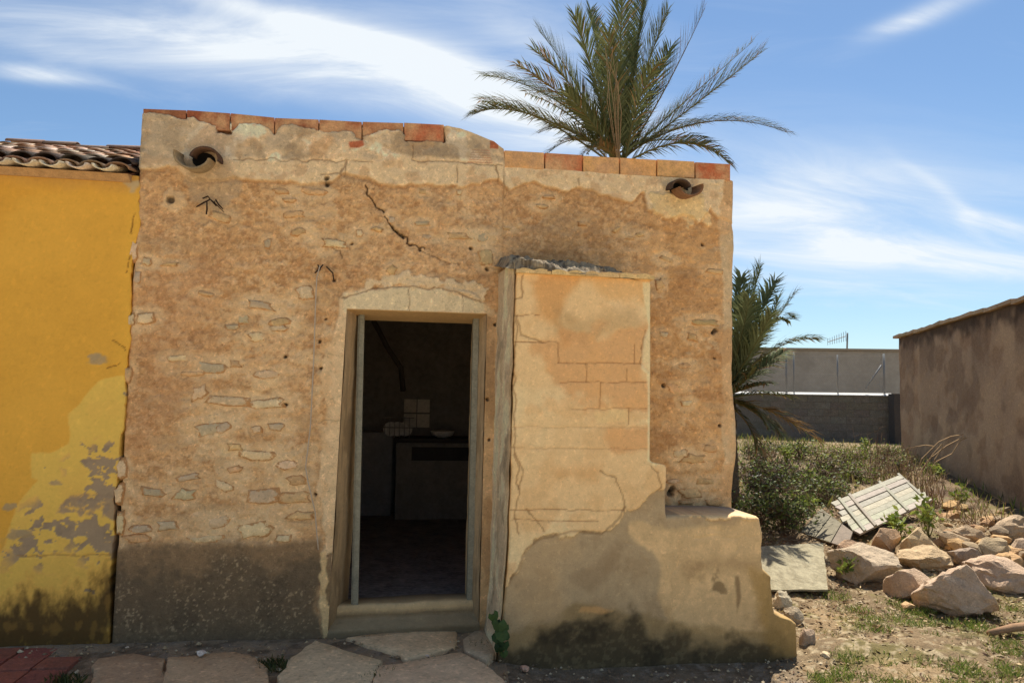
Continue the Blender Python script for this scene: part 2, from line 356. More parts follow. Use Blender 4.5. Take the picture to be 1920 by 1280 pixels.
def make_ground():
    def lines(a, b, st, far):
        core = np.arange(a, b+1e-6, st); o = []; d = st*2; v = b
        while v < far: v += d; d *= 1.35; o.append(v)
        i = []; d = st*2; v = a
        while v > -far: v -= d; d *= 1.35; i.append(v)
        return np.concatenate([i[::-1], core, o])
    gx = lines(-3.2, 7.2, 0.022, 900); gy = lines(-1.5, 4.2, 0.022, 900)
    X, Y = np.meshgrid(gx, gy)
    F = Field(X, Y, (150, 126, 92))
    right = sst(2.3, 2.8, X)
    near = np.exp(-(np.maximum(0, np.abs(X-2)-7)/6)**2-(np.maximum(0, np.abs(Y-1)-6)/6)**2)
    rel = 0.022*fbm(X, Y, 1.6, 3, 5)+0.012*fbm(X, Y, 7, 4, 6)+0.006*fbm(X, Y, 34, 2, 8)
    F.mix(sst(0.0, 0.7, fbm(X, Y, 2.2, 4, 11)), (176, 148, 108))
    F.mix(sst(0.15, 0.6, fbm(X, Y, 5, 4, 13))*0.7, (120, 96, 66))
    F.mix(sst(0.25, 0.6, fbm(X, Y, 3.1, 4, 15))*right*0.55, (128, 122, 62))
    F.mix(sst(0.45, 0.6, fbm(X, Y, 26, 2, 17))*0.8, (205, 184, 146))
    # soil under the house front: dark, damp street edge
    street = sst(2.75, 2.45, X+0.10*fbm(X, Y, 3, 3, 21))*sst(1.0, 0.0, Y)
    F.mix(street*0.92, (152, 132, 106)); F.mix(street*sst(0.55, 0.75, X)*0.55, (92, 80, 64)); F.mix(street*sst(0.1, 0.6, fbm(X, Y, 9, 4, 22))*0.7, (96, 82, 64)); F.mix(street*sst(0.35, 0.6, fbm(X, Y, 22, 3, 23))*0.8, (142, 128, 110))
    # unseen street further out in front, made pale to bounce light on the wall
    out = sst(-1.2, -2.0, Y); F.mix(out*0.95, (214, 197, 168))
    F.mix(right*sst(1.6, 3.2, Y)*sst(-0.2, 0.5, fbm(X, Y, 2.5, 4, 31))*0.75, (92, 66, 48))
    far = sst(10, 18, Y); F.mix(far*0.8, (150, 130, 96))
    F.mul(1-0.40*sst(-2.2, -1.3, Y)*sst(40, 15, Y)*sst(2.2, 2.9, X))  # sunlit plot darkened in colour to offset the strong sun
    F.mix(1-np.clip(near*1.6, 0, 1), (150, 128, 96)); 
    Z = gz(X, Y)+near*rel*(0.35+0.65*right)+0.0*X
    R, Cn = X.shape; idx = np.arange(R*Cn).reshape(R, Cn)
    q = np.stack([idx[:-1, :-1], idx[:-1, 1:], idx[1:, 1:], idx[1:, :-1]], -1).reshape(-1, 4)
    o = grid_mesh('ground', np.stack([X, Y, Z], -1).reshape(-1, 3), F.c.reshape(-1, 3), q, M_SOIL)
    tag(o, kind='structure')
make_ground()

# ================================================================== THE OLD HOUSE
HOUSE = thing('stone_house', (0.4, 0.0, 0.0), 'small old flat roofed house of ochre stone and crumbling plaster with an open doorway', 'house')
XL, XR = -1.71, 2.50
BR_L = [268, 350, 432, 515, 598, 679, 757, 833]; TOP_L = [205, 208, 214, 222, 225, 229.5, 232, 236]
BR_R = [945, 1021, 1092, 1161.5, 1231, 1303, 1370]
top_px = [(262, 206)] + [(a, b+3) for a, b in zip(BR_L, TOP_L)] + [(838, 238), (862, 243), (890, 253), (925, 267), (944, 281), (946, 311), (1021, 318), (1161, 328), (1300, 337), (1366, 339), (1395, 342)]
TOPX, TOPZ = np.array(fx(top_px)).T
def topz(x): return np.interp(x, TOPX, TOPZ)
ZL = 2.215
def jl(z): return -0.375+0.022*z
def jr(z): return 0.632+0.004*z
Z0 = -0.12

W_, G_, Y_, T_ = (228, 198, 152), (202, 178, 140), (218, 182, 128), (216, 176, 124)
STONES = [(412, 407, 36, 18, -15, T_), (552, 403, 40, 15, 5, T_), (586, 359, 46, 14, 3, T_), (626, 457, 52, 17, 4, W_), (560, 434, 30, 15, -8, T_), (526, 359, 26, 10, 0, T_), (543, 376, 24, 9, 0, T_),
  (275, 491, 20, 16, 20, G_), (320, 496, 28, 8, 3, T_), (272, 597, 29, 23, 10, W_), (457, 600, 22, 18, 0, G_), (385, 551, 26, 8, 8, T_), (485, 572, 50, 17, 6, G_), (526, 603, 44, 16, 3, Y_), (572, 549, 30, 23, 0, W_), (502, 456, 14, 22, 0, G_),
  (674, 438, 15, 16, 0, W_), (708, 431, 20, 9, 12, T_), (734, 413, 12, 15, 0, G_), (792, 420, 32, 10, -3, G_), (799, 444, 18, 11, 0, G_), (857, 443, 52, 16, -2, Y_), (906, 445, 27, 20, 0, G_), (910, 483, 28, 30, 10, Y_), (861, 361, 11, 11, 0, W_), (949, 429, 20, 7, 0, T_), (735, 507, 17, 21, 20, T_), (792, 360, 14, 12, 0, T_),
  (334, 672, 38, 13, 3, W_), (393, 688, 48, 21, -4, G_), (440, 682, 21, 15, 0, T_), (502, 701, 50, 17, -3, W_), (481, 632, 26, 16, 0, W_), (436, 613, 24, 12, 0, G_), (523, 616, 40, 14, -4, W_), (375, 736, 30, 24, 30, W_), (425, 751, 74, 19, -2, W_), (502, 757, 64, 20, 2, W_), (360, 700, 40, 10, 4, T_),
  (393, 805, 60, 24, -12, G_), (420, 800, 30, 18, -10, G_), (481, 805, 17, 12, 0, W_), (518, 799, 28, 15, 5, G_), (287, 923, 50, 17, 8, G_), (348, 927, 36, 22, 0, G_), (491, 930, 54, 30, 5, G_), (553, 933, 62, 23, 0, Y_), (404, 977, 46, 23, 10, W_), (313, 985, 42, 20, 3, G_), (266, 990, 40, 15, 5, G_), (258, 1009, 40, 13, 0, T_), (388, 1009, 62, 14, -2, W_), (478, 994, 72, 32, 6, W_), (566, 966, 46, 17, 0, Y_), (531, 1008, 28, 15, 0, W_),
  (353, 895, 42, 13, 8, G_), (478, 852, 58, 19, 3, W_), (440, 838, 30, 14, 0, Y_), (540, 870, 40, 18, -5, W_), (556, 900, 30, 16, 0, T_), (420, 910, 34, 18, 30, W_), (440, 880, 30, 14, 12, T_),
  (1237, 533, 18, 22, 35, T_), (1338, 509, 38, 12, 3, T_), (1322, 605, 62, 14, 2, (188, 158, 112)), (1244, 627, 18, 13, 0, G_), (1297, 632, 26, 16, 12, T_), (1283, 685, 32, 11, 0, T_), (1264, 728, 34, 17, -10, T_), (1286, 755, 24, 14, 0, W_),
  (1156, 431, 24, 9, -40, T_), (1181, 447, 20, 9, 0, T_), (1249, 486, 30, 10, 18, Y_), (1029, 370, 26, 7, 0, T_), (1015, 387, 22, 8, 0, Y_), (1090, 420, 18, 9, 0, T_), (1200, 440, 22, 9, 0, T_),
  (228, 879, 15, 30, 0, W_), (224, 924, 15, 38, 0, W_), (226, 982, 16, 46, 0, W_), (252, 470, 14, 40, 0, W_), (258, 520, 12, 26, 0, G_), (247, 600, 12, 24, 0, W_), (240, 700, 12, 30, 0, T_), (1321, 902, 54, 14, -3, Y_), (1264, 901, 30, 9, 0, W_), (1293, 924, 44, 18, 2, Y_), (1338, 940, 36, 17, 3, T_), (1285, 941, 38, 11, 0, Y_), (1300, 860, 50, 20, 0, T_), (1330, 840, 30, 18, 0, T_), (1275, 850, 36, 18, 0, W_)]
def facade_field(X, Z):
    F = Field(X, Z, (188, 144, 94))
    P = lambda pts: fx(pts)
    n1 = fbm(X, Z, 1.7, 5, 1); n2 = fbm(X, Z, 6, 5, 2); n3 = fbm(X, Z, 24, 3, 3); ns = fbm(X*0.45, Z, 13, 4, 4)
    F.h += 0.011*n1+0.0085*n2+0.0032*n3
    F.mix(sst(0.0, 0.8, n1), (202, 160, 112)); F.mix(sst(0.1, 0.7, -n2)*0.32, (174, 128, 80)); F.mix(sst(0.15, 0.6, fbm(X, Z, 3.2, 5, 5))*0.35, (182, 130, 80)); st1 = fbm(X*0.35+0.2*Z, Z, 30, 3, 79, 0.6); st2 = fbm((X+0.7*Z)*0.5, (Z-0.7*X)*1.6, 17, 3, 80, 0.6); F.mix(sst(0.2, 0.6, st1)*0.35, (212, 166, 116)); F.mix(sst(0.2, 0.6, -st1)*0.35, (152, 104, 62)); F.mix(sst(0.3, 0.6, st2)*0.35, (146, 100, 60)); F.h += 0.002*st1+0.0015*st2; rb2 = np.abs(fbm(X*0.75+0.3*Z, Z, 11, 4, 69, 0.6)); F.mix(sst(0.10, 0.0, rb2)*sst(-0.1, 0.5, fbm(X, Z, 2.6, 3, 70))*0.5, (222, 190, 146), 0.002); F.mix(sst(0.30, 0.55, fbm(X*0.7, Z, 18, 4, 71, 0.6))*0.5, (216, 180, 134), 0.002); cr = fbm(X, Z, 34, 4, 61, 0.62); F.h += 0.0044*cr; F.mix(sst(0.1, 0.6, cr)*0.45, (206, 160, 108)); F.mix(sst(0.15, 0.6, -cr)*0.45, (150, 104, 62)); rb = np.abs(fbm(X*0.8, Z, 19, 3, 62)); F.mix(sst(0.05, 0.0, rb)*sst(-0.1, 0.4, fbm(X, Z, 4, 3, 63))*0.5, (122, 84, 50)); F.h -= 0.003*sst(0.06, 0.0, rb)*sst(-0.1, 0.4, fbm(X, Z, 4, 3, 63))
    F.mix(sst(0.35, 0.7, fbm(X, Z, 40, 2, 6))*0.4, (214, 176, 124)); F.mix(sst(0.3, 0.7, fbm(X, Z, 60, 2, 26))*0.35, (130, 88, 50))
    # right hand strip beside the pier, browner and rougher
    rs = pm(X, Z, P([(1215, 380), (1400, 380), (1400, 960), (1215, 960)]), 0.05, 0.05, 3, 7)
    F.mix(rs*0.5, (182, 134, 80)); F.h += rs*0.006*fbm(X, Z, 11, 4, 8); F.mix(rs*sst(0.1, 0.5, ns)*0.65, (206, 160, 106)); F.mix(rs*sst(0.2, 0.6, n2)*0.4, (146, 96, 52))
    # lime remains, flat streaks of old whitewash, thick in places
    limey = pm(X, Z, P([(330, 560), (600, 500), (640, 640), (640, 1030), (350, 1030), (300, 940), (430, 860), (360, 760)]), 0.25, 0.12, 3, 9)
    lm = sst(0.16, 0.5, ns+0.35*n2+0.5*cr-0.36+0.34*limey)
    F.mix(lm*(0.15+0.32*limey), (210, 174, 126), 0.0025)
    lowc = pm(X, Z, P([(410, 830), (520, 800), (600, 840), (600, 1015), (440, 1015), (390, 930)]), 0.12, 0.10, 4, 64); lm2 = sst(0.14, 0.34, fbm(X*0.6, Z, 8, 5, 41, 0.6)+0.5*limey+0.3*lowc-0.66+0.25*cr); F.mix(lm2*0.55, (216, 182, 134), 0.003)
    pt = sst(0.42, 0.55, fbm(X*0.6, Z, 5.5, 4, 10)+0.2*cr); F.mix(pt*0.4, (204, 162, 112), 0.002)
    gm = sst(0.45, 0.62, fbm(X*0.5, Z, 7.0, 4, 12)); F.mix(gm*0.3, (164, 140, 106))
    wl = sst(0.02, 0.10, fbm(X*0.75, Z, 3.4, 6, 73, 0.64)+0.55*lowc+0.22*limey-0.62); F.mix(wl*0.42, (218, 186, 140), 0.004); F.mix(wl*sst(0.0, 0.4, fbm(X*0.7, Z, 16, 4, 74))*0.5, (178, 150, 112), -0.003)
    wn = pm(X, Z, P([(585, 560), (640, 560), (640, 1020), (590, 1020), (575, 900), (600, 760)]), 0.06, 0.08, 8, 75); F.mix(wn*sst(-0.1, 0.3, fbm(X*0.8, Z, 9, 5, 76, 0.6))*0.6, (218, 186, 140), 0.004)
    F.mix(sst(0.2, 0.6, fbm(X, Z, 1.2, 4, 77))*0.22, (172, 126, 78)); F.mix(pm(X, Z, P([(255, 560), (420, 480), (430, 640), (330, 800), (240, 860)]), 0.2, 0.15, 3, 78)*0.35, (176, 122, 76))
    # bedding round each stone: a pale smear, a shallow joint, a painted shadow line below
    fl_ = lambda a: a.reshape(-1)
    Xf, Zf, nf, hf, cf = fl_(X), fl_(Z), fl_(0.34*n2+0.30*cr), fl_(F.h), F.c.reshape(-1, 3)
    n9 = fl_(fbm(X*0.7, Z, 14, 4, 72, 0.6))
    for k_, (a_, b_, w_, h_, g_, c_) in enumerate(STONES):
        x_, z_ = fx([(a_, b_)])[0]; s_ = 0.00375; ww, hh = w_*s_*0.62+0.012, h_*s_*0.62+0.012
        sel = np.nonzero((np.abs(Xf-x_) < 2.8*ww) & (np.abs(Zf-z_) < 2.8*hh))[0]
        if not len(sel): continue
        xs_, zs_ = Xf[sel], Zf[sel]; i_ = np.hypot((xs_-x_)/ww, (zs_-z_)/hh)+nf[sel]
        i_ = i_+0.35*n9[sel]; m1 = (sst(1.75, 0.95, i_)*(0.35+0.4*((k_*7) % 5)/5))[:, None]; cf[sel] = cf[sel]*(1-m1)+lin((216, 184, 138))*m1
        rg_ = sst(0.35, 0.05, np.abs(i_-1.0))*sst(0.0, 0.6, fbm(xs_+k_, zs_, 5, 3, 66)); rg_ = rg_*sst(0.3*hh, -0.5*hh, zs_-z_); m2 = (rg_*0.42)[:, None]; cf[sel] = cf[sel]*(1-m2)+lin((120, 84, 50))*m2; hf[sel] -= rg_*0.004
    F.c = cf.reshape(F.c.shape); F.h = hf.reshape(X.shape)
    # door surround of smooth cream plaster
    ds = P([(640, 562), (655, 548), (700, 541), (760, 535), (830, 541), (880, 550), (915, 572), (938, 592), (938, 1170), (640, 1215), (606, 1195), (600, 1100), (607, 1000), (598, 900), (612, 800), (604, 700), (618, 640), (632, 600)])
    dm = pm(X, Z, ds, 0.008, 0.022, 9, 14)
    F.h = F.h*(1-dm*0.75); F.mix(dm, (212, 180, 136), 0.013); F.mix(dm*sst(0.0, 0.5, n2)*0.4, (198, 154, 102)); F.mix(dm*sst(0.15, 0.6, -n1+0.3*n2)*0.5, (218, 190, 148))
    tp = pm(X, Z, P([(645, 585), (645, 550), (760, 537), (905, 560), (915, 590)]), 0.01, 0.02, 9, 15); F.mix(tp*0.75, (220, 194, 154))
    tc = pm(X, Z, P([(690, 541), (700, 520), (760, 512), (860, 525), (910, 545), (915, 570), (830, 541), (760, 535)]), 0.006, 0.035, 16, 16); F.mix(tc, (214, 184, 142), 0.008)
    dr = pm(X, Z, P([(905, 590), (945, 590), (945, 1180), (895, 1180)]), 0.02, 0.02, 6, 17); F.mix(dr*0.55, (182, 136, 86)); F.mix(dr*sst(0.1, 0.6, fbm(X, Z*0.3, 9, 4, 18))*0.6, (140, 104, 66))
    F.groove(P([(766, 540), (765, 583)]), 0.006, 0.004, k=0.6); F.groove(P([(868, 552), (868, 583)]), 0.005, 0.003, k=0.4)
    F.groove(P([(640, 560), (700, 540), (760, 537), (840, 543), (905, 568)]), 0.008, 0.006, (110, 80, 52), 0.7)
    F.groove(P([(600, 790), (640, 787)]), 0.006, 0.004, k=0.4)
    # mortar band under the parapet
    tb = P([(240, 190), (1400, 190), (1400, 430), (1345, 405), (1330, 395), (1310, 418), (1280, 405), (1255, 412), (1235, 400), (1215, 395), (1205, 362), (1180, 374), (1140, 366), (1090, 352), (1050, 360), (1000, 340), (955, 358), (935, 336), (900, 346), (870, 345), (830, 356), (800, 350), (760, 346), (720, 344), (690, 334), (640, 326), (600, 348), (560, 344), (500, 336), (430, 334), (345, 335), (320, 312), (240, 316)])
    tm = pm(X, Z, tb, 0.006, 0.022, 9, 19)
    sh_ = sdp(X, Z, tb)+0.022*fbm(X, Z, 9, 4, 19); F.h -= 0.007*np.exp(-((sh_-0.012)/0.012)**2); F.mix(0.3*np.exp(-((sh_-0.010)/0.012)**2), (128, 92, 56)); F.h = F.h*(1-tm*0.45); F.mix(tm, (214, 184, 142), 0.018)  # dark tint paints the shadow line below the band's edge
    up = pm(X, Z, P([(240, 190), (960, 190), (960, 300), (440, 300), (330, 305), (240, 300)]), 0.02, 0.03, 7, 20)
    mot = fbm(X, Z, 5, 5, 21)
    F.mix(up*sst(-0.1, 0.45, mot)*0.75, (168, 148, 120)); F.mix(up*sst(0.05, 0.3, -mot)*0.8, (230, 212, 180), 0.003); F.mix(up*sst(0.25, 0.55, fbm(X, Z, 3.3, 4, 22))*0.75, (146, 122, 92)); F.mix(up*sst(0.3, 0.6, fbm(X, Z, 3.9, 4, 27))*0.6, (196, 144, 92))
    F.mix(tm*sst(0.2, 0.6, fbm(X, Z, 12, 4, 23))*0.5, (176, 138, 96))
    F.mix(pm(X, Z, P([(270, 215), (400, 225), (460, 260), (410, 345), (330, 330), (270, 315)]), 0.05, 0.06, 5, 24)*0.5, (182, 160, 128))
    for pl in ([(440, 300), (560, 302), (700, 305)], [(645, 330), (648, 302)], [(772, 272), (772, 303), (940, 312)], [(858, 312), (858, 345)], [(930, 312), (932, 340)], [(1085, 335), (1084, 352)], [(600, 330), (640, 328), (646, 306)]):
        F.groove(P(pl), 0.007, 0.006, (120, 92, 64), 0.7)
    bsp = pm(X, Z, P([(655, 268), (680, 266), (683, 275), (670, 282), (657, 279)]), 0.006, 0.006, 20, 25); F.mix(bsp, (168, 86, 52))
    for k in range(6):      # ribbed face of a broken hollow brick
        F.groove(P([(885-k*1.5, 283+k*4.5), (917+k, 284+k*4.5)]), 0.006, 0.004, (178, 110, 76), 0.75, 0.002)
    F.mix(pm(X, Z, P([(918, 266), (934, 268), (934, 281), (918, 280)]), 0.004, 0.004, 20, 28), (158, 82, 52))
    dk = pm(X, Z, P([(780, 285), (850, 300), (940, 300), (900, 270), (850, 265)]), 0.02, 0.03, 8, 29); F.mix(dk*0.55, (140, 124, 102))
    # exposed brick sockets of the left coping
    for k, e in enumerate(EXPOSED):
        em = sst(0.004, -0.004, sdp(X, Z, P(e))+0.012*fbm(X, Z, 16, 4, 60+k)); F.h = F.h*(1-em)-0.035*em; F.mix(em, (120, 90, 66))
    # washed streaks and splashes under the spouts
    sp = pm(X, Z, P([(345, 320), (430, 310), (450, 345), (440, 395), (400, 390), (370, 370), (345, 340)]), 0.02, 0.05, 8, 30); F.mix(sp*0.7, (172, 146, 112), 0.004)
    cir = pm(X, Z, P([(305, 360), (320, 352), (345, 362), (352, 385), (335, 402), (318, 400), (303, 385)]), 0.006, 0.02, 12, 31); F.mix(cir, (204, 168, 122), 0.008)
    s2 = pm(X, Z, P([(1210, 360), (1320, 370), (1330, 420), (1300, 425), (1260, 408), (1225, 402)]), 0.012, 0.05, 14, 32); F.mix(s2*0.85, (220, 184, 132), 0.012); F.h += s2*0.006*fbm(X, Z*0.5, 22, 3, 33)
    # cement edge at the free corner
    ce = sst(0.01, -0.01, (2.395-X)+0.03*fbm(X, Z, 5, 4, 34)); F.h = F.h*(1-0.6*ce); F.mix(ce*0.9, (202, 164, 118), 0.006); F.mix(ce*sst(0.0, 0.5, n2)*0.6, (176, 134, 88)); F.mix(ce*sst(0.3, 0.6, fbm(X, Z, 3, 4, 35))*0.5, (196, 178, 142))
    # grime above and beside the pier
    g1 = pm(X, Z, P([(925, 500), (955, 470), (1030, 455), (1170, 465), (1185, 500), (960, 520), (945, 640), (930, 640)]), 0.06, 0.06, 5, 36); F.mix(g1*sst(-0.4, 0.5, fbm(X, Z, 12, 4, 37))*0.2, (134, 106, 74))
    # damp cement skirt left of the door
    sk = P([(190, 1022), (300, 1018), (420, 1014), (520, 1022), (600, 1016), (602, 1230), (190, 1230)])
    km = sst(0.035, -0.035, sdp(X, Z, sk)+0.035*fbm(X, Z, 4, 6, 38, 0.62))
    F.h = F.h*(1-0.8*km); F.mix(km, (132, 104, 72), 0.012)
    zt = float(fx([(400, 1020)])[0][1])
    dk = km*sst(0.0, 0.26, (zt-Z)+0.14*fbm(X, Z, 4, 5, 39)+0.05*fbm(X, Z, 30, 3, 67)); F.mix(dk*0.88, (84, 69, 51)); F.mix(dk*sst(0.1, 0.6, fbm(X, Z, 6, 5, 40))*0.6, (96, 78, 56)); F.mix(dk*sst(0.2, 0.6, fbm(X, Z, 4, 4, 46))*0.6, (62, 51, 38))
    F.mix(dk*sst(0.1, 0.6, fbm(X, Z, 45, 3, 68))*0.5, (92, 76, 56)); sp_ = dk*sst(0.52, 0.75, fbm(X, Z, 58, 2, 42, 0.7))*sst(-0.3, 0.5, fbm(X, Z, 4, 3, 43)); F.mix(sp_*0.8, (160, 136, 102), 0.003)
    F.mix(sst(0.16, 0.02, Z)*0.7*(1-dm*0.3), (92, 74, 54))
    lo = dm*sst(0.55, 0.15, Z+0.1*fbm(X, Z, 6, 4, 44)); F.mix(lo*0.6, (168, 132, 88))
    fl = pm(X, Z, P([(597, 1035), (612, 1030), (640, 1150), (610, 1190), (604, 1120)]), 0.006, 0.03, 10, 45); F.mix(fl*0.9, (206, 174, 122), 0.006)
    gap = pm(X, Z, P([(612, 1040), (624, 1035), (628, 1110), (618, 1130), (612, 1100)]), 0.006, 0.02, 10, 47); F.mix(gap*0.85, (96, 72, 46), -0.008)
    # the big crack
    F.groove(P([(688, 345), (697, 368), (708, 385), (722, 400), (735, 412), (737, 425), (748, 437), (760, 450), (775, 458), (792, 470)]), 0.0066, 0.03, (58, 38, 22), 0.9, 0.026, 15)
    F.groove(P([(733, 424), (744, 434), (757, 449)]), 0.009, 0.03, (44, 29, 18), 0.92, 0.016, 16)
    F.groove(P([(792, 470), (815, 480), (840, 494), (862, 492)]), 0.005, 0.008, (96, 64, 38), 0.7)
    F.groove(P([(620, 462), (636, 470), (645, 486)]), 0.006, 0.01, (96, 64, 38), 0.7)
    for a, b, r in ((320, 375, 9), (535, 668, 4), (551, 873, 5), (600, 640, 4), (603, 690, 4), (611, 598, 4), (914, 749, 4), (917, 824, 4), (928, 609, 4), (660, 457, 4), (882, 466, 5), (913, 505, 5), (1341, 620, 6), (1337, 624, 6), (1243, 722, 5), (1339, 672, 3), (1317, 459, 4), (1348, 797, 4), (593, 927, 5), (534, 758, 5), (613, 335, 6), (613, 345, 6), (626, 525, 5), (597, 505, 5), (1260, 917, 9), (1256, 925, 9)):
        x, z = fx([(a, b)])[0]; m = sst(r*0.0034, r*0.0016, np.hypot(X-x, Z-z)+0.005*fbm(X, Z, 40, 2, 48)); F.mix(m*0.85, (34, 24, 15)); F.h -= m*0.03
    F.c = F.c*0.92+lin((214, 186, 146))*0.08
    return F
EXPOSED = [[(262, 190), (350, 195), (350, 222), (330, 218), (300, 212), (262, 211)], [(350, 195), (432, 202), (432, 252), (405, 250), (410, 236), (380, 228), (365, 220), (350, 222)],
           [(432, 202), (515, 210), (515, 252), (505, 240), (480, 232), (450, 234), (440, 248), (432, 250)], [(515, 212), (598, 215), (598, 245), (570, 240), (550, 234), (530, 236), (518, 250), (515, 250)],
           [(598, 215), (679, 220), (679, 262), (668, 262), (660, 248), (610, 245), (598, 243)], [(679, 220), (757, 222), (757, 247), (720, 242), (690, 255), (680, 262), (679, 262)], [(757, 222), (833, 226), (834, 267), (757, 265)]]
def make_facade():
    st = 0.0070
    cA = np.linspace(0, 1, int(1.36/st)); cB = np.linspace(0, 1, int(1.0/st)); cC = np.linspace(0, 1, int(1.88/st))
    rA = np.linspace(0, 1, int((ZL-Z0)/st)); rB = np.linspace(0, 1, int(1.3/st))
    def xs(z): return np.concatenate([XL+(jl(z)-XL)*cA[:-1], jl(z)+(jr(z)-jl(z))*cB[:-1], jr(z)+(XR-jr(z))*cC])
    rows = [(0, v) for v in rA[:-1]]+[(1, v) for v in rB]
    X, Z = [], []
    for k, v in rows:
        if k == 0: z = Z0+(ZL-Z0)*v; x = xs(z); X.append(x); Z.append(np.full(x.shape, z))
        else:
            z = ZL+(3.3-ZL)*v; x = xs(z); X.append(x); Z.append(ZL+(topz(x)-ZL)*v)
    X, Z = np.array(X), np.array(Z)
    # ragged free corner
    X = X+np.where(X > 2.0, (X-2.0)*2*0.018*fbm(Z*0+7.7, Z, 2.2, 4, 71), 0)
    nA, nB = len(cA)-1, len(cB)-1
    hole = np.zeros((X.shape[0]-1, X.shape[1]-1), bool); hole[:len(rA)-1, nA:nA+nB] = True
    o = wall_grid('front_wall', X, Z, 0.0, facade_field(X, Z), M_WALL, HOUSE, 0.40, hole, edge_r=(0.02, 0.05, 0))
make_facade()
def box_part(name, a, b, m, parent, color=None): return MB().box(a, b).build(name, m, parent, color=color)
M_GABLE = mat('old_plaster', color=lin((190, 150, 104)), use='c', color2=lin((160, 112, 66)), var=0.2, vscale=8, bump=0.5)
box_part('side_wall', (2.14, 0.41, -0.1), (2.46, 4.9, 3.0), M_GABLE, HOUSE)
box_part('side_wall', (-1.70, 0.41, -0.1), (-1.38, 4.9, 3.0), M_GABLE, HOUSE)
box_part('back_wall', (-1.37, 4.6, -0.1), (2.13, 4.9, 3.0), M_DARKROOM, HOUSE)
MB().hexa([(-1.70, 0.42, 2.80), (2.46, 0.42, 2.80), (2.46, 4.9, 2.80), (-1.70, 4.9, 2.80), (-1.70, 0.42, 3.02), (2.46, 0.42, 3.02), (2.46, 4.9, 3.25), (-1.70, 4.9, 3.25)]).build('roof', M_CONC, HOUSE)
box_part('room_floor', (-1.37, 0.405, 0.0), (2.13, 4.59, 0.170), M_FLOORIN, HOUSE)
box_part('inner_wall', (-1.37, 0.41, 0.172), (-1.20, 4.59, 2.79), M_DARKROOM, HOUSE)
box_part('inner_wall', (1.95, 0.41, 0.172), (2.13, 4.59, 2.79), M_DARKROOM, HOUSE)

# coping bricks of the parapet
def coping():
    reds = [(156, 98, 66), (158, 90, 60), (172, 108, 72), (164, 102, 70), (172, 110, 74), (178, 122, 82), (180, 106, 70)]
    def brick(quad, y0, y1, col):
        p = [onY(a, b, y0) for a, b in quad]; q = [np.array([v[0], y1, v[2]]) for v in p]
        c = sum(p)/4
        r = random.uniform
        ins = 0.004
        f = [v+(c-v)*ins*6*np.array([1, 0, 1]) for v in p]     # worn arrises
        for v in f: v[1] -= 0.006
        mb = MB(); vs = f+p+q
        fs = [(0, 1, 2, 3)]+[(i, i+4, (i+1) % 4+4, (i+1) % 4) for i in range(4)]+[(i+4, i+8, (i+1) % 4+8, (i+1) % 4+4) for i in range(4)]+[(11, 10, 9, 8)]
        mb.add(vs, fs); mb.build('brick', M_BRICK, HOUSE, pos=c, color=jitter(lin(col), 0.05))
    for i in range(7):
        a, b = BR_L[i]+0.8, BR_L[i+1]-0.8; t0, t1 = TOP_L[i], TOP_L[i+1]; d = random.uniform(-1.2, 0.8)
        if i == 6: d = -1.5
        brick([(a, t0+33+d), (b, t1+33+d), (b, t1+d), (a, t0+d)], -0.001-0.004*random.random(), 0.16, reds[i])
    cols = [(224, 172, 110), (196, 118, 76), (222, 170, 106), (224, 166, 104), (226, 174, 110), (186, 104, 66)]
    for i in range(6):
        a, b = BR_R[i]+1.0, BR_R[i+1]-1.0; f = lambda x: 283+(x-945)*25/425; g = lambda x: 314+(x-945)*25/425
        d = random.uniform(-0.8, 0.8)
        brick([(a, g(a)+d), (b, g(b)+d), (b, f(b)+d), (a, f(a)+d)], -0.012-0.006*random.random(), 0.16, cols[i])
coping()

# stones showing through the plaster
stone_edges()
def stone_mesh(seed, n=11):
    rnd = random.Random(seed); vs, fs = [], []
    pr = [0.5*(0.62+0.52*rnd.random()) for _ in range(n)]
    for k in range(n):
        if rnd.random() < 0.3: pr[k] *= 1.15
    for lvl, (rr, yy) in enumerate(((1.04, 0.35), (0.84, -0.5), (0.58, -0.85))):
        for k in range(n):
            th = 2*pi*(k+0.15*rnd.random())/n; sx = abs(cos(th))**0.7*math.copysign(1, cos(th)); sz = abs(sin(th))**0.7*math.copysign(1, sin(th))
            vs.append((sx*pr[k]*rr, yy+(rnd.uniform(-0.25, 0.2) if lvl else 0.0), sz*pr[k]*rr))
    for l in range(2):
        for k in range(n): fs.append((l*n+k, l*n+(k+1) % n, (l+1)*n+(k+1) % n, (l+1)*n+k))
    vs.append((0, -1.0+rnd.uniform(-0.2, 0.2), 0)); c = len(vs)-1
    for k in range(n): fs.append((2*n+k, 2*n+(k+1) % n, c))
    mb = MB(); mb.add(vs, fs); mb.c = [(0, 0, 0)]*n+[(.22, .22, .22)]*n+[(.62, .62, .62)]*n+[(1, 1, 1)]; return mb.mesh('wall_stone', M_STONE, True)
STONE_MESHES = [stone_mesh(i) for i in range(9)]
M_CHALK = mat('plain_mortar', use='objrand', var=0.22, vscale=22, bump=0.7, bscale=60, bdist=0.012)
def wall_stones():
    for i, (a, b, w, h, ang, c) in enumerate(STONES):
        p = onY(a, b, 0.0); s = 0.00375
        o = link('wall_stone', STONE_MESHES[i % 9], HOUSE, (p[0], 0.004, p[2]), jitter(lin(c), 0.10))
        o.scale = (w*s*1.12, random.uniform(0.020, 0.032), h*s*1.15); o.rotation_euler = (0, radians(-ang if random.random() < .5 else ang), 0)
wall_stones()

